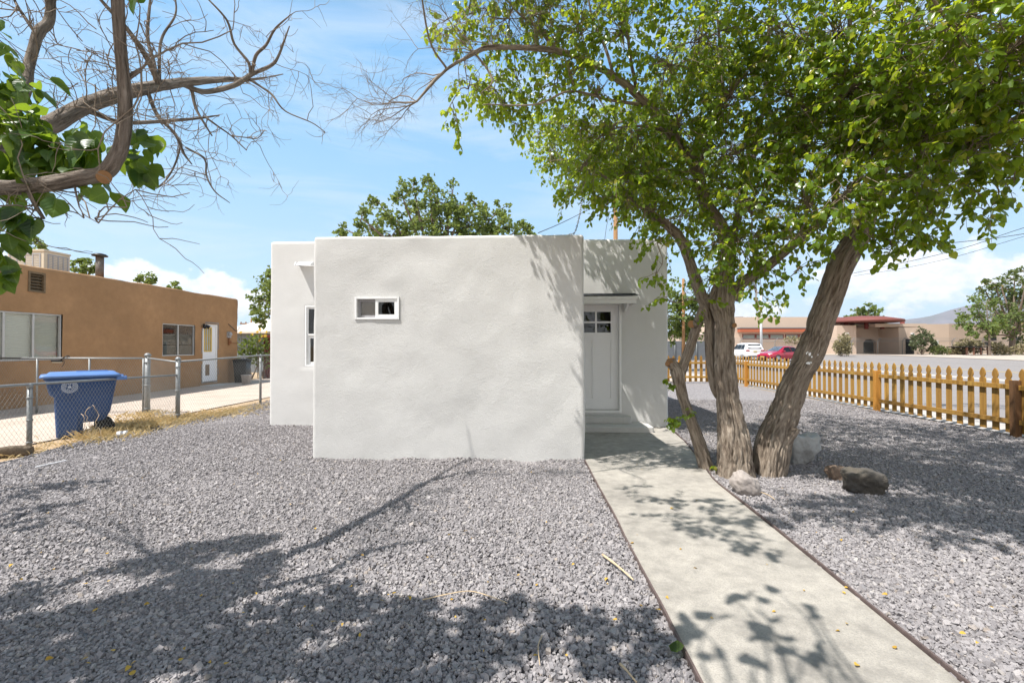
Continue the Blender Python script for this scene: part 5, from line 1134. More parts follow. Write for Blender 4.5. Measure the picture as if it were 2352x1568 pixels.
ft('round topped mulberry showing above the roof of the grey house', 21, 1000, (1000, 640), [(800, 530, 22), (830, 500, 26), (870, 465, 24), (905, 500, 36), (860, 530, 36), (950, 430, 22), (925, 455, 30), (985, 420, 22), (1000, 460, 40), (960, 500, 44), (1040, 440, 20), (1030, 490, 40), (1020, 530, 44), (900, 540, 40), (1065, 470, 24), (1075, 520, 40), (1095, 470, 26), (1120, 500, 34), (1150, 480, 20), (1140, 525, 36), (1175, 515, 24), (1205, 520, 20), (1190, 540, 24), (960, 555, 50), (1080, 560, 50), (780, 545, 14), (1222, 540, 10)], M_leafF, 290, 9, .4, stems=3, seed=3)
ft('leafy tree hugging the left edge of the grey house', 26, 640, (640, 700), [(608, 660, 22), (600, 690, 22), (612, 720, 22), (592, 722, 12), (620, 640, 18), (598, 740, 14), (630, 690, 40), (640, 660, 40), (617, 625, 8)], M_leafF, 270, 7, .3, seed=5)
ft('tree top behind the rooftop cooler of the brown house', 30, 70, (72, 600), [(60, 563, 12), (84, 560, 13), (72, 575, 18), (95, 570, 9), (50, 575, 14)], M_leafF, 250, 7, .3, seed=6)
ft('tree top beside the flue of the brown house', 30, 196, (196, 640), [(185, 602, 10), (200, 608, 12), (212, 612, 12), (180, 615, 14), (205, 622, 16)], M_leafF, 240, 7, .3, seed=7)
ft('rounded tree top behind the roof edge right of the flue', 36, 333, (335, 660), [(335, 640, 15), (320, 644, 12), (348, 643, 9)], M_leafF, 420, 6, .3, seed=8)
ft('tiny tree tip above the middle of the brown roof', 40, 401, (401, 680), [(401, 654, 7), (398, 664, 8), (406, 664, 7)], M_leafF, 350, 6, .25, seed=9)
ft('yellow green tree between the grey house and the trunks', 30, 1568, (1570, 745), [(1545, 690, 26), (1575, 670, 26), (1560, 720, 34), (1590, 710, 30), (1545, 750, 26), (1580, 755, 30), (1600, 740, 22), (1540, 660, 18), (1555, 775, 18), (1612, 700, 20), (1530, 720, 30)], M_leafY, 240, 7, .3, seed=10)
ft('young street tree with a slim trunk on the verge', 64, 2273, (2272, 760), [(2262, 762, 15), (2240, 745, 18), (2225, 722, 20), (2252, 722, 24), (2240, 700, 18), (2270, 740, 20), (2285, 720, 22), (2215, 740, 12), (2265, 690, 22), (2222, 760, 10), (2285, 755, 14), (2300, 745, 12), (2235, 770, 8)], M_leafF, 34, 6, .3, seed=11, dep=1.0)
ft('big thick trunked tree by the far street, cut by the picture edge', 70, 2326, (2326, 772), [(2270, 690, 22), (2300, 660, 24), (2330, 640, 20), (2350, 650, 26), (2320, 690, 34), (2290, 720, 30), (2340, 720, 36), (2310, 755, 26), (2345, 760, 26), (2370, 690, 40), (2285, 650, 14), (2262, 665, 12), (2360, 630, 16), (2390, 740, 36), (2290, 770, 16)], M_leafF2, 32, 6, .9, seed=12, dep=1.2)
ft('dark green tree behind the school canopy', 100, 1990, (1990, 745), [(1985, 722, 20), (1965, 728, 14), (2010, 728, 16), (1995, 712, 12), (1975, 714, 10), (2030, 740, 12), (1948, 738, 10), (1935, 742, 8)], M_leafF, 36, 6, .5, seed=13, dep=1.5)
ft('small bushy pine in front of the school wall', 68, 2118, (2118, 772), [(2119, 758, 8), (2117, 770, 12), (2120, 782, 17), (2104, 784, 12), (2134, 783, 12), (2120, 792, 18), (2098, 793, 9), (2143, 792, 9), (2132, 773, 9), (2108, 773, 9)], M_pine, 95, 4, .28, name='pine_tree', seed=14, dep=.5)
def bush(lab, Y, rows, m, dens, szpx, seed, name='bush', group=None):
    rs = np.random.default_rng(seed); t_ = thing(name, lab, name.split('_')[-1], (*aty(rows[0][0], 800, Y)[:2], float(terr(Y))), 0, group); mb = MB(); P, D, S = [], [], []
    for (x, y, z, r) in lob(rows, Y, .25, seed):
        b = V(x, y, float(terr(y)) - .05); n = int(dens * r ** 2)
        for k in range(max(3, n // 40)):
            e = V(x, y, z) + rs.normal(0, .5, 3) * r; mb.tube([b + rs.normal(0, .1, 3) * V(1, 1, 0), (b + e) / 2 + rs.normal(0, .05, 3), e], [.02, .014, .006], 4, False)
        for k in range(n):
            d = nrm(rs.normal(0, 1, 3)); P.append(V(x, y, z) + d * r * rs.random() ** .4); D.append(nrm(d + V(0, 0, .5) + rs.normal(0, .5, 3))); S.append(szpx * Y / F * rs.uniform(.6, 1.3))
    mb.build('stem', M_barkfar, t_); tufts('foliage', P, D, S, m, t_, .35)
bush('grey green bush at the left end of the school fence', 60, [(1936, 790, 16), (1930, 800, 14), (1940, 775, 10), (1944, 804, 10)], M_dryleaf, 330, 5, 31)
bush('low dark green bush right of the small pine', 67, [(2146, 806, 9), (2158, 804, 10), (2170, 806, 9)], M_leafF2, 500, 4, 32)
bush('tall dry bush under the school wall corner', 68, [(2205, 800, 12), (2222, 792, 14), (2240, 796, 14), (2195, 806, 8)], M_dryleaf, 330, 5, 33)
bush('dusty bush under the thick trunked tree', 66, [(2290, 800, 14), (2302, 806, 12), (2345, 805, 14)], M_dryleaf, 330, 5, 34)
bush('tan bush behind the red car', 66, [(1808, 782, 7), (1820, 780, 8), (1832, 784, 7)], M_dryleaf, 330, 4, 35)
# sunflower clump behind the neighbour's drive
Ysf = 21.5
bush('tall sunflower clump between the brown house and the wire fence', Ysf, [(565, 800, 16), (590, 795, 20), (605, 805, 18), (560, 820, 16), (585, 820, 18), (604, 830, 16), (553, 790, 10), (574, 782, 10), (598, 778, 10)], M_leafY, 420, 9, 36, 'sunflower_plant')
sf = [o for o in COL.objects if o.name.startswith('sunflower_plant')][0]
mb = MB(); st = MB(); rs_ = random.Random(3)
for (px, py) in ((591, 762), (597, 757), (601, 772), (609, 771), (596, 781), (553, 763), (579, 768), (612, 762)):
    q = aty(px, py, Ysf + rs_.uniform(-.3, .3)); d = nrm(V(rs_.uniform(-.5, .5), -1, .35)); a = nrm(np.cross(d, V(0, 0, 1))); b = np.cross(d, a)
    for k in range(12):
        an = k * .5236; e = math.cos(an) * a + math.sin(an) * b; f = math.cos(an + .25) * a + math.sin(an + .25) * b; g = math.cos(an - .25) * a + math.sin(an - .25) * b
        mb.add([q, q + f * .055, q + e * .10, q + g * .055], [(0, 1, 2, 3)])
    st.tube([q + V(0, .02, 0), q + V(0, .05, -.3), q + V(.02, .05, -.9)], .009, 5)
mb.build('flower_heads', M_petal, sf); st.build('stalks', M_leafY, sf)
# ------------------------------------------------------------------ rocks
def rock(lab, px, py, wpx, h, m, seed, sq=(1, .8), rz=0, name='rock', lean=0, fac=1.):
    q = gnd(px, py); wd = wpx * q[1] / F; n = 44; th = np.linspace(0, math.pi, n); ph = np.linspace(0, 2 * math.pi, n * 2 + 1)[:-1]
    T_, Ph = np.meshgrid(th, ph, indexing='ij'); d = np.stack([np.sin(T_) * np.cos(Ph), np.sin(T_) * np.sin(Ph), np.cos(T_)], -1).reshape(-1, 3)
    rr = np.full(len(d), 1.0); rg = np.random.default_rng(seed)
    for k in range(13):            # chop flat facets
        a = nrm(rg.normal(0, 1, 3)); s = d @ a; c = rg.uniform(.58, .86) if fac == 1. else rg.uniform(.8, .95); rr = np.where(s > .05, np.minimum(rr, c / np.maximum(s, .05)), rr)
    rr = rr / ((np.abs(d) ** 5).sum(1) ** .2 / .9 if fac == 1. else 1.) * (1 + .12 * fbm(d * 1.7 + seed, 4) + .05 * fbm(d * 6 + seed, 4))
    p = d * rr[:, None] * V(wd / 2 * sq[0], wd / 2 * sq[1], h / 1.7); p[:, 2] += h * .34; p[:, 0] += lean * p[:, 2]; p[:, 2] = np.maximum(p[:, 2], -.05)
    a, b = math.cos(rz), math.sin(rz); p = p @ np.array([[a, b, 0], [-b, a, 0], [0, 0, 1]]); p += V(q[0], q[1] + wd * .3, 0)
    i = np.arange(n * 2 * n).reshape(n, n * 2); f = np.stack([i[:-1], i[1:], np.roll(i, -1, 1)[1:], np.roll(i, -1, 1)[:-1]], -1).reshape(-1, 4)
    o = link(name, mesh_np(name, p, [f], True), m); tag(o, lab, 'rock')
rock('smooth pale pink boulder in front of the middle trunk', 1726, 1140, 66, .27, M_rockw, 3, (1, .85), .3, 'boulder', -.3, .5)
rock('grey white blocky boulder behind the leaning trunk', 1851, 1070, 90, .50, M_rockg, 8, (1, .8), .2, 'boulder')
rock('large dark lava boulder lying in the shade right of the trunks', 1996, 1140, 100, .29, M_rockd, 5, (1.02, .8), -.1, 'boulder')
rock('small brown stone touching the dark lava boulder', 1932, 1106, 46, .20, M_rockb, 12, (1.05, .8), .1, 'boulder')

# ------------------------------------------------------------------ chain on the parapet
ch = thing('chain', 'thin chain lying on the parapet and hanging from the mulberry', 'chain', (XH1 - .12, YW + .12, ZH))
cp = catmull(np.array([aty(1303, 539, YW + .06) + V(0, 0, .0), aty(1314, 537.5, YW + .06), aty(1321, 532, YW + .06), aty(1330, 500, YW + .1), aty(1336, 465, YW + .15), aty(1340, 425, YW + .15)]), .01)
w = MB(); i = 0; k = 0
while i + 3 < len(cp):
    a, b = cp[i], cp[i + 3]; t_ = nrm(b - a); x = nrm(np.cross(t_, V(0, 1, .2))); y = np.cross(t_, x); u_ = x if k % 2 else y
    an = np.arange(9) * 2 * math.pi / 8; c = (a + b) / 2; ln = np.linalg.norm(b - a) * .72
    w.tube([c + t_ * ln * math.cos(z) + u_ * ln * .5 * math.sin(z) for z in an], .0042, 4, False); i += 3; k += 1
w.build('links', M_galv, ch)

# ------------------------------------------------------------------ ground litter and dry weeds
rs = np.random.default_rng(9)
def ok(x, y): return not inpoly(np.array([(XH0, YW), (XH1, YW), (XH1, YB), (XB1, YB), (XB1, 20), (XB0, 20), (XB0, YB), (XH0, YB)]), np.array([x]), np.array([y]))[0]
P, D, N, S = [], [], [], []
for _ in range(150):
    px = rs.uniform(0, 2352); py = 880 + 688 * rs.random() ** .9; g = gnd(px, py)
    if g[0] < YARD_L or g[0] > FX or g[1] > 12 or not ok(g[0], g[1]): continue
    P.append(g + V(0, 0, .036)); D.append(nrm(rs.normal(0, 1, 3) * V(1, 1, .15))); N.append(nrm(V(0, 0, 1) + rs.normal(0, .3, 3))); S.append(rs.uniform(.014, .034))
leaves('leaf_litter', P, D, N, S, M_litter, None, .8, 'stuff')
def stick(lab, pts, r):
    p = catmull(np.array([gnd(*q) + V(0, 0, .045 + r + (.012 if i == 1 else 0)) for i, q in enumerate(pts)]), .05); w = MB(); w.tube(p, np.linspace(r, r * .7, len(p)) * (1 + .25 * vnoise(p * 30)), 7); o = w.build('stick', M_stick); tag(o, lab, 'stick')
stick('pale broken stick on the gravel left of the path', ((1384, 1290), (1420, 1322), (1455, 1350)), .009)
stick('long thin twig lying across the gravel in front of the house', ((970, 1395), (1050, 1382), (1090, 1376), (1150, 1396), (1165, 1403)), .0035)
stick('short pale twig on the gravel near the bottom edge', ((1424, 1548), (1440, 1570), (1462, 1592)), .006)
stick('thin twig at the foot of the pale boulder', ((1748, 1141), (1765, 1150), (1780, 1158)), .005)
stick('curved thin twig in the shade near the bottom edge', ((1245, 1480), (1236, 1510), (1240, 1550)), .0035)
q = gnd(1560, 1512); o = leaves('fallen_leaf', [q + V(-.02, -.03, .05)], [V(.3, .9, .12)], [V(-.25, .1, .95)], [.085], M_leafL, None); tag(o, 'fresh green fallen leaf leaning on the path edging', 'leaf')
# white stones strip by the corner of the gravel
w = MB(); a, b = gnd(82, 1076), gnd(152, 1061); w.bar(a + V(0, 0, .022), b + V(0, 0, .026), .022, .012); o = w.build('broken_lath', M_white2); tag(o, 'broken white plastic strip lying on the gravel by the low fence', 'strip')
# straw
V3, F3, r3 = [], [], []; n = 0
def blade(p, h, lean, wd):
    global n
    s = V(-lean[1], lean[0], 0); s = nrm(s) * wd; V3.extend([p - s, p + s, p + V(lean[0] * .4, lean[1] * .4, h * .65) + s * .6, p + V(*lean[:2], h)]); F3.append((n, n + 1, n + 2)); F3.append((n, n + 2, n + 3)); n += 4; r3.extend([rs.random()] * 4)
def weeds(px, py, spread, cnt, h):
    c = gnd(px, py)
    for _ in range(int(cnt * .45)):
        p = c + V(rs.normal(0, spread), rs.normal(0, spread * 1.4), -.01); blade(p, h * rs.uniform(.3, 1.1), rs.normal(0, .07, 2) * (1 + h * 3), rs.uniform(.0015, .004))
for (px, py, sp, c, h) in ((300, 985, .28, 1500, .16), (340, 975, .3, 1400, .16), (270, 1005, .22, 700, .12), (235, 1000, .15, 500, .18), (400, 965, .25, 700, .12), (480, 955, .35, 700, .09), (520, 948, .3, 700, .10), (560, 940, .3, 500, .08), (590, 935, .3, 400, .08), (160, 1015, .2, 160, .06), (100, 1030, .2, 100, .05), (20, 1048, .2, 200, .10), (440, 962, .3, 500, .1), (330, 955, .2, 500, .14)):
    weeds(px, py, sp, c, h)
me = mesh_np('dry_grass', np.array(V3), [np.array(F3)], False, {'rnd': r3}); o = link('dry_grass', me, M_straw); tag(o, kind='stuff')
# green weeds at the back of the drive
# vine stems caught in the low fence
w = MB()
for rows in (((205, 935), (200, 958), (205, 980), (201, 1000)), ((214, 930), (226, 950), (222, 975), (230, 995), (236, 1010)), ((190, 950), (196, 965), (193, 985))):
    p = catmull(np.array([aty(a, b, gnd(a, 1020)[1] - .25) for a, b in rows]), .04); w.tube(p + .012 * RNG.normal(0, 1, p.shape), .004, 4)
o = w.build('dead_vine', M_stick); tag(o, 'dry vine stems tangled in the low wire fence', 'vine')

# ------------------------------------------------------------------ backyard beyond the drive
sh = thing('shed', 'low grey shed with a pale flat roof behind the sunflowers', 'shed', aty(585, 800, 27))
a, b = aty(520, 800, 27), aty(650, 800, 27); zt = aty(585, 762, 27)[2]; zr = aty(585, 746, 27)[2]
w = MB(); w.bb(a[0], b[0], 27, 31, -.02, zt); w.build('wall', M_shed, sh)
w = MB(); w.prism([(a[0] - .2, 26.7, zt - .1), (a[0] - .2, 26.7, zt), (a[0] - .2, 31.2, zr + .6), (a[0] - .2, 31.2, zr + .5)], (b[0] - a[0] + .4, 0, 0)); w.build('roof', M_paleroof, sh)
pg = thing('porch_frame', 'dark red wooden post frame at the left corner of the grey house', 'porch', aty(613, 800, 22))
w = MB(); 
q0, q1 = aty(609.5, 800, 22), aty(618, 800, 22); zt = aty(612, 775, 22)[2]
for q in (q0, q1): w.box((q[0], 22, zt / 2), (.12, .12, zt))
w.bb(q0[0] - .25, q1[0] + 1.5, 21.8, 22.4, zt, zt + .12); w.build('frame', M_redpost, pg)
sc = thing('screened_fence', 'dark screened fence beyond the back pickets', 'fence', aty(1552, 800, 48))
a, b = aty(1500, 800, 48), aty(1625, 800, 48); z0, z1 = float(terr(48)), aty(1552, 783, 48)[2]
w = MB(); w.bb(a[0], b[0], 48, 48.04, z0, z1); w.build('screen', M_screen, sc)
for k in range(6): w = MB(); x = a[0] + (b[0] - a[0]) * k / 5; w.tube([(x, 47.95, z0 - .1), (x, 47.95, z1 + .1)], .05, 8); w.build('post', M_galv, sc)
tw_ = thing('tan_building', 'tan wall of a low building glimpsed between the trunks', 'building', aty(1610, 800, 60))
a, b = aty(1560, 800, 60), aty(1652, 800, 60); w = MB(); w.bb(a[0], b[0], 60, 66, 0, aty(1600, 768, 60)[2]); w.build('wall', M_school, tw_); w = MB(); w.bb(a[0] - .2, b[0] + .2, 59.8, 66.2, aty(1600, 768, 60)[2] + .003, aty(1600, 765, 60)[2]); w.build('roof', M_paleroof, tw_)

# ------------------------------------------------------------------ poles and wires
def upole(lab, px, Y, ytop, d, m, arm=True):
    q = aty(px, 800, Y); zt = aty(px, ytop, Y)[2]; t_ = thing('utility_pole', lab, 'pole', (q[0], Y, float(terr(Y)))); w = MB(); w.tube([(q[0], Y, -.2), (q[0], Y, zt)], [d * .55, d * .4], 12); p = w.build('pole', m, t_)
    if arm: w = MB(); w.box((q[0], Y - d * .5, zt - .5), (2.2, .1, .12)); [w.lathe([(.04, 0), (.06, .06), (.04, .14)], (q[0] + k, Y - d * .5, zt - .44), 8) for k in (-1, -.5, .5, 1)]; w.build('crossarm', m, t_)
    return V(q[0], Y, zt)
upole('brown utility pole rising behind the grey house roof', 1414.5, 24, 440, .26, M_pole, True)
upole('thin brown utility pole behind the small leaning stem', 1570, 29, 640, .19, M_pole, False)
upole('weathered pole top above the school canopy', 1970, 110, 705, .4, M_pole, False)
upole('distant wooden pole behind the shed roof', 577, 45, 732, .2, M_pole, True)
upole('distant short pole between the shed and the grey house', 597, 50, 735, .25, M_pole, False)
def wire(lab, pts, r, group=None):
    p = catmull(np.array(pts), .6); w = MB(); w.tube(p, r, 5); o = w.build('overhead_wire', M_cable); tag(o, lab, 'wire', group)
wire('thin wire rising from the roof of the grey house towards the pole', [aty(1236, 535, 12), aty(1290, 512, 15), aty(1360, 478, 19), aty(1414, 455, 24)], .012)
wire('thin slack wire dropping beside the utility pole', [aty(1389, 551, 22), aty(1393, 520, 22.5), aty(1400, 490, 23)], .012)
wire('dark overhead wire, upper of the two single wires at the right edge', [aty(2700, 420, 26), aty(2352, 523, 32), aty(2215, 569, 36), aty(2080, 602, 42), aty(1900, 640, 52)], .022)
wire('thin overhead wire, lowest at the right edge', [aty(2700, 440, 26), aty(2480, 508, 29), aty(2352, 543, 32), aty(2200, 588, 37), aty(2080, 615, 43), aty(1960, 634, 50)], .016)
wire('pale blue overhead cable, flattest at the right edge', [aty(2700, 480, 30), aty(2352, 537, 34), aty(2240, 552, 36), aty(2125, 562, 40), aty(1900, 575, 52)], .026)
wire('far faint wire crossing in front of the mountain', [aty(2420, 741, 150), aty(2300, 744, 150), aty(2150, 748, 150), aty(1900, 750, 150)], .03)
lp = thing('street_lamp', 'slender white lamp pole behind the cars', 'lamp', (aty(1748.5, 800, 60)[0], 60, float(terr(60))))
q = aty(1748.5, 800, 60); zt = aty(1748, 670, 60)[2]; w = MB(); w.tube([(q[0], 60, 0), (q[0], 60, zt)], [.17, .11], 12); w.lathe([(.26, 0), (.26, .35), (.2, .4)], (q[0], 60, float(terr(60))), 12); w.build('pole', M_paint, lp)
w = MB(); w.tube([(q[0], 60, zt - .1), (q[0] - .8, 60, zt + .25), (q[0] - 1.6, 60, zt + .3)], .05, 8); w.box((q[0] - 1.9, 60, zt + .28), (.7, .25, .14)); w.build('lamp_head', M_paint, lp)

# ------------------------------------------------------------------ the school across the street
YS = 75; z0 = float(terr(YS)); sc = thing('school_building', 'long flat roofed tan school with a red entrance canopy', 'building', (*aty(2000, 800, YS)[:2], z0))
def X(px, Y=YS): return aty(px, 790, Y)[0]
def Zs(py, Y=YS, px=1950): return aty(px, py, Y)[2]
w = MB(); zl = Zs(728, YS, 1750); w.bb(X(1688), X(1930), YS, YS + 18, 0, zl); w.build('wall', M_school, sc)
zb0, zb1 = Zs(762.5, YS, 1750), Zs(755, YS, 1750); w = MB(); w.bb(X(1694), X(1930), YS - 1.0, YS - .003, zb0, zb1); w.build('red_band', M_band, sc); w = MB(); w.bb(X(1693), X(1930), YS - 1.05, YS - .003, zb1 + .003, zb1 + .16); w.build('band_coping', M_screen, sc)
for a, b in ((1705, 1735), (1735.6, 1767), (1767.6, 1800), (1803, 1834), (1835, 1866)):
    zz0, zz1 = Zs(779, YS, 1750), Zs(767, YS, 1750); f = MB(); frame(f, V(0, YS, 0), UX, X(a), X(b), zz0, zz1, .12, -.06, .0); fr = f.build('window', M_redpost, sc); f = MB(); slab(f, V(0, YS, 0), UX, X(a) + .12, X(b) - .12, zz0 + .12, zz1 - .12, -.02, -.004); f.build('pane', M_schoolglass, fr)
w = MB(); w.bb(X(1712), X(1728), YS + 3, YS + 5, zl, Zs(724, YS, 1720)); w.build('roof_unit', M_greyscreen, sc); w = MB(); w.bb(X(1760), X(1790), YS + 4, YS + 7, zl, Zs(723.5, YS, 1780)); w.build('roof_unit', M_cooler, sc)
# portal block, recess with two arches, buttress, right wing
w = MB(); w.bb(X(1922, YS - 4), X(1967, YS - 4), YS - 4, YS + 8, 0, Zs(747, YS - 4)); w.build('wall', M_school, sc)
w = MB(); w.bb(X(1925, YS - 4), X(1952, YS - 4), YS - 4.05, YS - 4.003, z0, Zs(782, YS - 4)); w.build('doorway', M_dark, sc)
for px in (1944, 2093):
    w = MB(); q = aty(px, 766, YS - 4); w.bb(q[0] - .12, q[0] + .12, YS - 4.35, YS - 4.002, q[2] - .1, q[2] + .1); w.tube([(q[0], YS - 4.2, q[2]), (q[0] + .1, YS - 4.4, q[2] - .25)], .12, 8); w.build('spotlight', M_paint, sc)
def arched(x0, x1, y, z0_, z1_, ops, th):
    """wall with arched openings, front at y"""
    w = MB(); e = [x0] + [v for o in ops for v in o[:2]] + [x1]
    for i in range(0, len(e), 2): w.bb(e[i], e[i + 1], y, y + th, z0_, z1_)
    for (a, b, zs, zt_) in ops:
        n = 14; an = np.linspace(math.pi, 0, n); pts = [((a + b) / 2 + (b - a) / 2 * math.cos(t2), zs + (zt_ - zs) * math.sin(t2)) for t2 in an]
        w.prism([(p[0], y, p[1]) for p in pts] + [(b, y, z1_), (a, y, z1_)], (0, th, 0))
    return w
zt = Zs(753, YS, 2020); w = arched(X(1967), X(2078), YS, 0, zt, [(X(1983), X(2013), Zs(789, YS, 2000), Zs(778.5, YS, 2000)), (X(2023), X(2058), Zs(788, YS, 2040), Zs(777, YS, 2040))], .6); w.build('wall', M_school, sc, 'shaded entrance wall with two arches')
w = MB(); w.bb(X(1967), X(2078), YS + 3, YS + 3.2, 0, zt); w.build('wall', M_school, sc)
w = MB(); w.bb(X(1985), X(2057), YS + 2.9, YS + 2.99, z0 + .2, Zs(780, YS, 2020)); w.build('glazing', M_carglass, sc)
w = MB(); w.bb(X(1967.5), X(2078), YS - 4, YS + 3, zt + .003, zt + .5); w.build('soffit', M_school, sc)
w = MB(); a = X(2062, YS - 4); b = X(2106, YS - 4); zb = Zs(752, YS - 4, 2080); w.prism([(X(2066, YS - 4), YS - 4, 0), (b, YS - 4, 0), (b, YS - 4, zb), (X(2064, YS - 4), YS - 4, zb)], (0, 4.2, 0)); w.build('buttress', M_school, sc)
w = MB(); w.bb(X(2080, YS - 4), X(2099, YS - 4), YS - 4.05, YS - 4.003, z0, Zs(778, YS - 4, 2090)); w.build('doorway', M_dark, sc)
zr1 = Zs(744, YS, 2160); w = MB(); w.bb(X(2079), X(2180), YS + .01, YS + 16, 0, zr1); w.build('wall', M_school, sc)
w = MB(); xr = X(2180); w.prism([(xr + .01, YS, 0), (xr + 75, YS + 16, 0), (xr + 75, YS + 26, 0), (xr + .01, YS + 16, 0)], (0, 0, zr1 + .04)); w.build('wall', M_school, sc)
w = MB(); a, b = X(2146), X(2155); frame(w, V(0, YS, 0), UX, a, b, Zs(793, YS, 2150), Zs(782, YS, 2150), .1, -.06, -.002); f = w.build('window', M_white, sc); w = MB(); slab(w, V(0, YS, 0), UX, a + .1, b - .1, Zs(793, YS, 2150) + .1, Zs(782, YS, 2150) - .1, -.02, -.004); w.build('pane', M_schoolglass, f)
w = MB(); a, b = X(2108), X(2116); frame(w, V(0, YS, 0), UX, a, b, Zs(793, YS, 2150), Zs(782, YS, 2150), .1, -.06, -.002); f = w.build('window', M_white, sc); w = MB(); slab(w, V(0, YS, 0), UX, a + .1, b - .1, Zs(793, YS, 2150) + .1, Zs(782, YS, 2150) - .1, -.02, -.004); w.build('pane', M_schoolglass, f)
for px in (2264, 2279, 2335):
    for py in (778, 789):
        q = aty(px, py, YS + 6); xx = xr + .01 + (6 / 16) * 75; q = aty(px, py, YS); tt = (q[0] - xr) / 75; q = aty(px, py, YS + 16 * tt * 1.25); w = MB(); w.bar(q + V(-.5, -.35, 0), q + V(.5, -.14, 0), .1, .55); w.build('window', M_dark, sc)
# red canopy on posts: a shallow disc sector
cc = V(X(1996), YS - 1, Zs(737, YS - 4, 2000)); w = MB(); rx, ry = (X(2078, YS - 4) - X(1922, YS - 4)) / 2 , 7.
cx = (X(2078, YS - 4) + X(1922, YS - 4)) / 2; an = np.arange(40) * 2 * math.pi / 40; zc = Zs(738, YS - 4, 2000)
w.loft([np.column_stack([cx + rx * k * np.cos(an), YS - 1 + ry * k * np.sin(an), np.full(40, z)]) for k, z in ((1., zc - .12), (1.01, zc), (1., zc + .22), (.6, zc + .75), (.2, zc + .95), (.01, zc + 1.0))]); canp = w.build('entrance_canopy', M_red, sc)
for px in (1990, 2026.5, 2073, 1943): w = MB(); q = X(px, YS - 2.5); w.tube([(q, YS - 2.5, Zs(757, YS)), (q, YS - 2.5, zc)], .3, 10); w.build('column', M_redpost, canp)
w = MB(); w.loft([np.column_stack([cx + rx * .62 * np.cos(an), YS + 6 + 5 * np.sin(an), np.full(40, z)]) for z in (zt, Zs(745, YS + 4, 2000))]); w.build('brick_drum', M_brickred, sc)
# school chain link fence with outriggers
YF = 70; zf = float(terr(YF)); sf_ = thing('security_fence', 'tall chain link fence with angled barbed arms in front of the school', 'fence', (*aty(2100, 800, YF)[:2], zf))
ztop = aty(2100, 783.5, YF)[2]; xa, xb = aty(1640, 800, YF)[0], aty(2420, 800, YF)[0]
w = MB(); w.tube([(xa, YF, ztop), (xb, YF, ztop)], .035, 6); w.build('rail', M_galv, sf_)
link('wire_mesh', linkmesh((xa, YF + .04), (xb, YF + .04), zf + .05, ztop, ztop, .30, .008), M_wire, sf_)
for px in (1700, 1780, 1870, 1956.5, 2016, 2072.5, 2187, 2256, 2330, 2400):
    x = aty(px, 800, YF)[0]; w = MB(); w.tube([(x, YF, zf - .1), (x, YF, ztop + .05), (x + .38, YF - .12, ztop + .5)], .045, 8); w.build('post', M_galv, sf_)
w = MB()
for k in (.12, .25, .38): w.tube([(xa, YF - .1, ztop + .05 + k * 1.15), (xb, YF - .1, ztop + .05 + k * 1.15)], .012, 4)
w.build('barbed_wire', M_galv, sf_)
# low picnic shelter under the school wall
ps = thing('picnic_shelter', 'low brown picnic shelter with a dark flat top beside the school fence', 'shelter', (*aty(2235, 800, 67)[:2], float(terr(67))))
a, b = aty(2203, 800, 67)[0], aty(2277, 800, 67)[0]; zt2 = aty(2240, 795.5, 67)[2]; zz = float(terr(67))
w = MB(); w.bb(a, b, 66, 69, zt2 - .12, zt2); w.build('roof', M_black, ps)
w = MB(); w.bb(a + .2, aty(2245, 800, 67)[0], 68.6, 68.8, zz - .1, zt2 - .35); w.build('wall', M_brickred, ps)
for k in range(5): w = MB(); x = a + .3 + (b - a - .6) * k / 4; w.box((x, 66.2, (zz + zt2) / 2 - .1), (.16, .16, zt2 - zz - .06)); w.build('post', M_brickred, ps)

# ------------------------------------------------------------------ cars
def wheel(par, x, y, r, side):
    w = MB(); w.lathe([(r * .62, -.10), (r * .95, -.10), (r, -.07), (r, .07), (r * .95, .10), (r * .62, .10)], (x, y, r), 26, 'y'); tyre = w.build('wheel', M_rubber, par)
    w = MB(); yo = y + side * .06; w.lathe([(.0, -.02), (.06, -.02), (.06, .02), (.0, .02)], (x, yo + side * .03, r), 12, 'y')
    for k in range(10):
        an = k * .6283; e = V(math.cos(an), 0, math.sin(an)); w.bar(V(x, yo + side * .03, r) + e * .04, V(x, yo + side * .03, r) + e * r * .6, .035, .03, (0, 1, 0))
    w.lathe([(r * .58, -.03), (r * .66, -.03), (r * .66, .04), (r * .58, .04)], (x, yo, r), 26, 'y'); w.build('rim', M_alloy, tyre)
    w = MB(); w.lathe([(.01, -.01), (r * .6, -.01), (r * .6, .01), (.01, .01)], (x, y, r), 20, 'y'); w.build('hub', M_black, tyre)
def carbody(par, st, m):
    """st: stations along x: (x, z_bottom, z_belt, z_top, half width at sill, belt, top)"""
    rings = []
    for (x, zb, zm, zt, wb, wm, wt) in st:
        half = [(wb * .55, zb), (wb * .92, zb + .02), (wb, zb + .12), (wm * 1.01, zb + (zm - zb) * .55), (wm, zm), (wt + (wm - wt) * .35, zm + (zt - zm) * .55), (wt, zt - .05), (wt * .8, zt - .01), (wt * .4, zt)]
        rings.append(np.array([(x, a, b) for a, b in half] + [(x, -a, b) for a, b in half[::-1]]))
    w = MB(); w.loft(rings); return w.build('body', m, par)
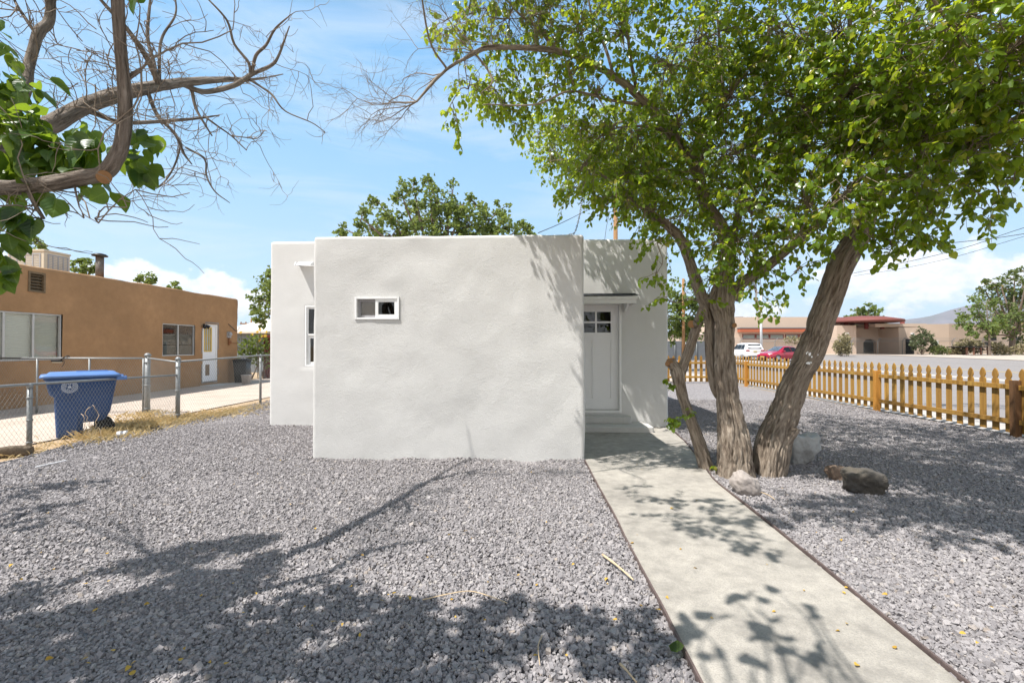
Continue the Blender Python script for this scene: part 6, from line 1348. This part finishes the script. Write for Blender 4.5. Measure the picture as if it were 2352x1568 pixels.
# local +x is forward, +y is the left side
def suv():
    q = aty(1713, 800, 50); par = thing('parked_car', 'white parked SUV seen from behind beyond the picket fence', 'car', (q[0], 50, float(terr(50))), R(90 - 4), local=True)
    S_ = [(-2.38, .42, .95, 1.02, .86, .90, .84), (-2.33, .34, 1.02, 1.1, .90, .94, .84), (-2.2, .32, 1.06, 1.42, .92, .95, .76), (-2.0, .30, 1.06, 1.70, .93, .96, .72), (-1.6, .30, 1.06, 1.76, .94, .96, .72), (-.4, .28, 1.05, 1.78, .94, .96, .72), (.35, .28, 1.04, 1.74, .94, .96, .71), (.75, .28, 1.03, 1.55, .94, .95, .70), (1.25, .28, 1.02, 1.14, .94, .95, .78), (1.9, .30, .96, 1.06, .93, .93, .78), (2.25, .34, .86, .98, .88, .88, .72), (2.38, .42, .75, .85, .8, .8, .66)]
    carbody(par, S_, M_carwhite)
    for x, y in ((-1.42, .85), (-1.42, -.85), (1.45, .85), (1.45, -.85)): wheel(par, x, y, .38, 1 if y > 0 else -1)
    w = MB(); w.add([(-2.29, .68, 1.14), (-2.29, -.68, 1.14), (-2.035, -.58, 1.64), (-2.035, .58, 1.64)], [(0, 1, 2, 3)]); w.f = w.f + [w.f[0][::-1]]; w.sm.append(False); w.v[0] += V(-.03, 0, .01); w.build('rear_window', M_carglass, par)
    for s in (1, -1):
        for a, b, c, d in ((-1.95, -1.15, -1.8, -1.15), (-1.05, -.1, -1.05, -.1), (0, .95, .0, .45)):
            w = MB(); k = [(a, s * .965, 1.12), (b, s * .965, 1.12), (d, s * .775, 1.60), (c, s * .775, 1.60)]; w.add(k, [(0, 1, 2, 3), (3, 2, 1, 0)]); w.build('side_window', M_carglass, par)
        w = MB(); w.box((-2.33, s * .73, .98), (.12, .36, .16)); w.build('tail_light', M_taillight, par, bevel=.02)
        w = MB(); w.box((2.27, s * .66, .80), (.16, .36, .14)); w.build('headlight', M_headlight, par, bevel=.02)
        w = MB(); w.box((.75, s * 1.06, 1.16), (.12, .2, .16)); w.build('mirror', M_carwhite, par, bevel=.03)
    w = MB(); w.bb(-2.46, -2.3, -.82, .82, .42, .62); w.build('bumper', M_carwhite, par, bevel=.04)
    w = MB(); w.bb(-2.405, -2.385, -.17, .17, .83, .93); w.build('number_plate', M_plate, par)
    w = MB(); w.bb(-2.44, -2.35, -.7, .7, .32, .415); w.build('lower_bumper', M_black, par, bevel=.02)
suv()
def sedan():
    q = aty(1797, 800, 46); par = thing('parked_car', 'crimson parked sedan facing left, half behind the leaning trunk', 'car', (q[0], 46, float(terr(46))), R(180 + 17), local=True)
    S_ = [(-2.4, .45, .80, .98, .72, .74, .62), (-2.3, .32, .88, 1.05, .84, .86, .68), (-1.7, .24, .93, 1.12, .9, .91, .70), (-1.3, .22, .94, 1.27, .91, .92, .62), (-.7, .2, .94, 1.44, .91, .93, .58), (-.1, .2, .93, 1.49, .91, .93, .57), (.4, .2, .92, 1.44, .91, .93, .57), (.9, .2, .91, 1.18, .91, .92, .66), (1.2, .22, .88, .99, .91, .91, .74), (1.8, .24, .80, .90, .9, .9, .72), (2.2, .28, .68, .78, .84, .84, .68), (2.4, .36, .56, .64, .70, .70, .58)]
    carbody(par, S_, M_carred)
    for x, y in ((-1.4, .82), (-1.4, -.82), (1.42, .82), (1.42, -.82)): wheel(par, x, y, .34, 1 if y > 0 else -1)
    for s in (1, -1):
        for k in ([(-.15, .945), (.95, .945), (.42, 1.36), (-.15, 1.40)], [(-1.25, .955), (-.2, .945), (-.2, 1.40), (-.75, 1.36)]):
            w = MB(); pts = [(x, s * (.935 - (z - .94) * .72 + .012), z) for x, z in k]; w.add(pts, [(0, 1, 2, 3), (3, 2, 1, 0)]); w.build('side_window', M_carglass, par)
        w = MB(); w.box((2.14, s * .66, .72), (.34, .26, .13), rz=-s * .35); w.build('headlight', M_headlight, par, bevel=.03)
        w = MB(); w.box((-2.32, s * .62, .86), (.12, .34, .14)); w.build('tail_light', M_taillight, par, bevel=.03)
        w = MB(); w.box((.82, s * 1.02, 1.0), (.14, .2, .13)); w.build('mirror', M_carred, par, bevel=.03)
    w = MB(); w.add([(1.2, .66, 1.02), (1.2, -.66, 1.02), (.45, -.53, 1.445), (.45, .53, 1.445)], [(0, 1, 2, 3), (3, 2, 1, 0)]); w.build('windscreen', mat('sky_tone_glass', (.22, .27, .34), .1, .05, spec=.8), par)  # the sky's reflection is put into the windscreen's base colour
    w = MB(); w.bb(2.33, 2.42, -.5, .5, .38, .52); w.build('grille', M_black, par, bevel=.02)
    w = MB(); w.bb(2.43, 2.44, -.26, .26, .40, .50); w.build('number_plate', M_plate, par)
sedan()

# ------------------------------------------------------------------ the mountain
def mountain():
    Ym = 5200; prof = [(1840, 775), (1900, 768), (1980, 757), (2030, 745), (2075, 733), (2110, 729), (2145, 723), (2180, 712), (2215, 701), (2240, 697), (2262, 690), (2300, 688), (2340, 690), (2420, 696), (2520, 690), (2650, 700), (2800, 720), (2950, 760)]
    xs = np.array([aty(p[0], p[1], Ym)[0] for p in prof]); zs = np.array([aty(p[0], p[1], Ym)[2] for p in prof])
    gx = np.linspace(xs[0], xs[-1], 240); gv = np.linspace(-1, 1, 70); Xg, Vg = np.meshgrid(gx, gv); ridge = np.interp(Xg, xs, zs); Yg = Ym + Vg * 1500
    q = np.stack([Xg / 420, Yg / 420, Xg * 0], -1); er = 1 - np.abs(fbm(q, 5, 3)); sh_ = np.clip(1 - np.abs(Vg), 0, 1) ** 1.15
    Z = ridge * sh_ * (1 - .42 * (1 - er) * (1 - sh_) * 2.4) - 30 * (1 - sh_)
    i = np.arange(Xg.size).reshape(Xg.shape); f = np.stack([i[:-1, :-1], i[:-1, 1:], i[1:, 1:], i[1:, :-1]], -1).reshape(-1, 4)
    o = link('mountain', mesh_np('mountain', np.stack([Xg, Yg, Z], -1).reshape(-1, 3), [f], True), M_mount); tag(o, kind='structure')
mountain()

# ------------------------------------------------------------------ the air: far things fade
m = bpy.data.materials.new('thin_air'); m.use_nodes = True; nt = m.node_tree; nt.nodes.remove(nt.nodes['Principled BSDF'])
pv = nt.nodes.new('ShaderNodeVolumePrincipled'); pv.inputs['Density'].default_value = 6e-5; pv.inputs['Color'].default_value = (.80, .87, .97, 1); pv.inputs['Anisotropy'].default_value = .2
nt.links.new(pv.outputs[0], nt.nodes['Material Output'].inputs['Volume'])
w = MB(); w.bb(-9200, 9200, -9200, 9200, -60, 720); o = w.build('haze', m); tag(o, kind='stuff'); o.display_type = 'WIRE'
gravel()
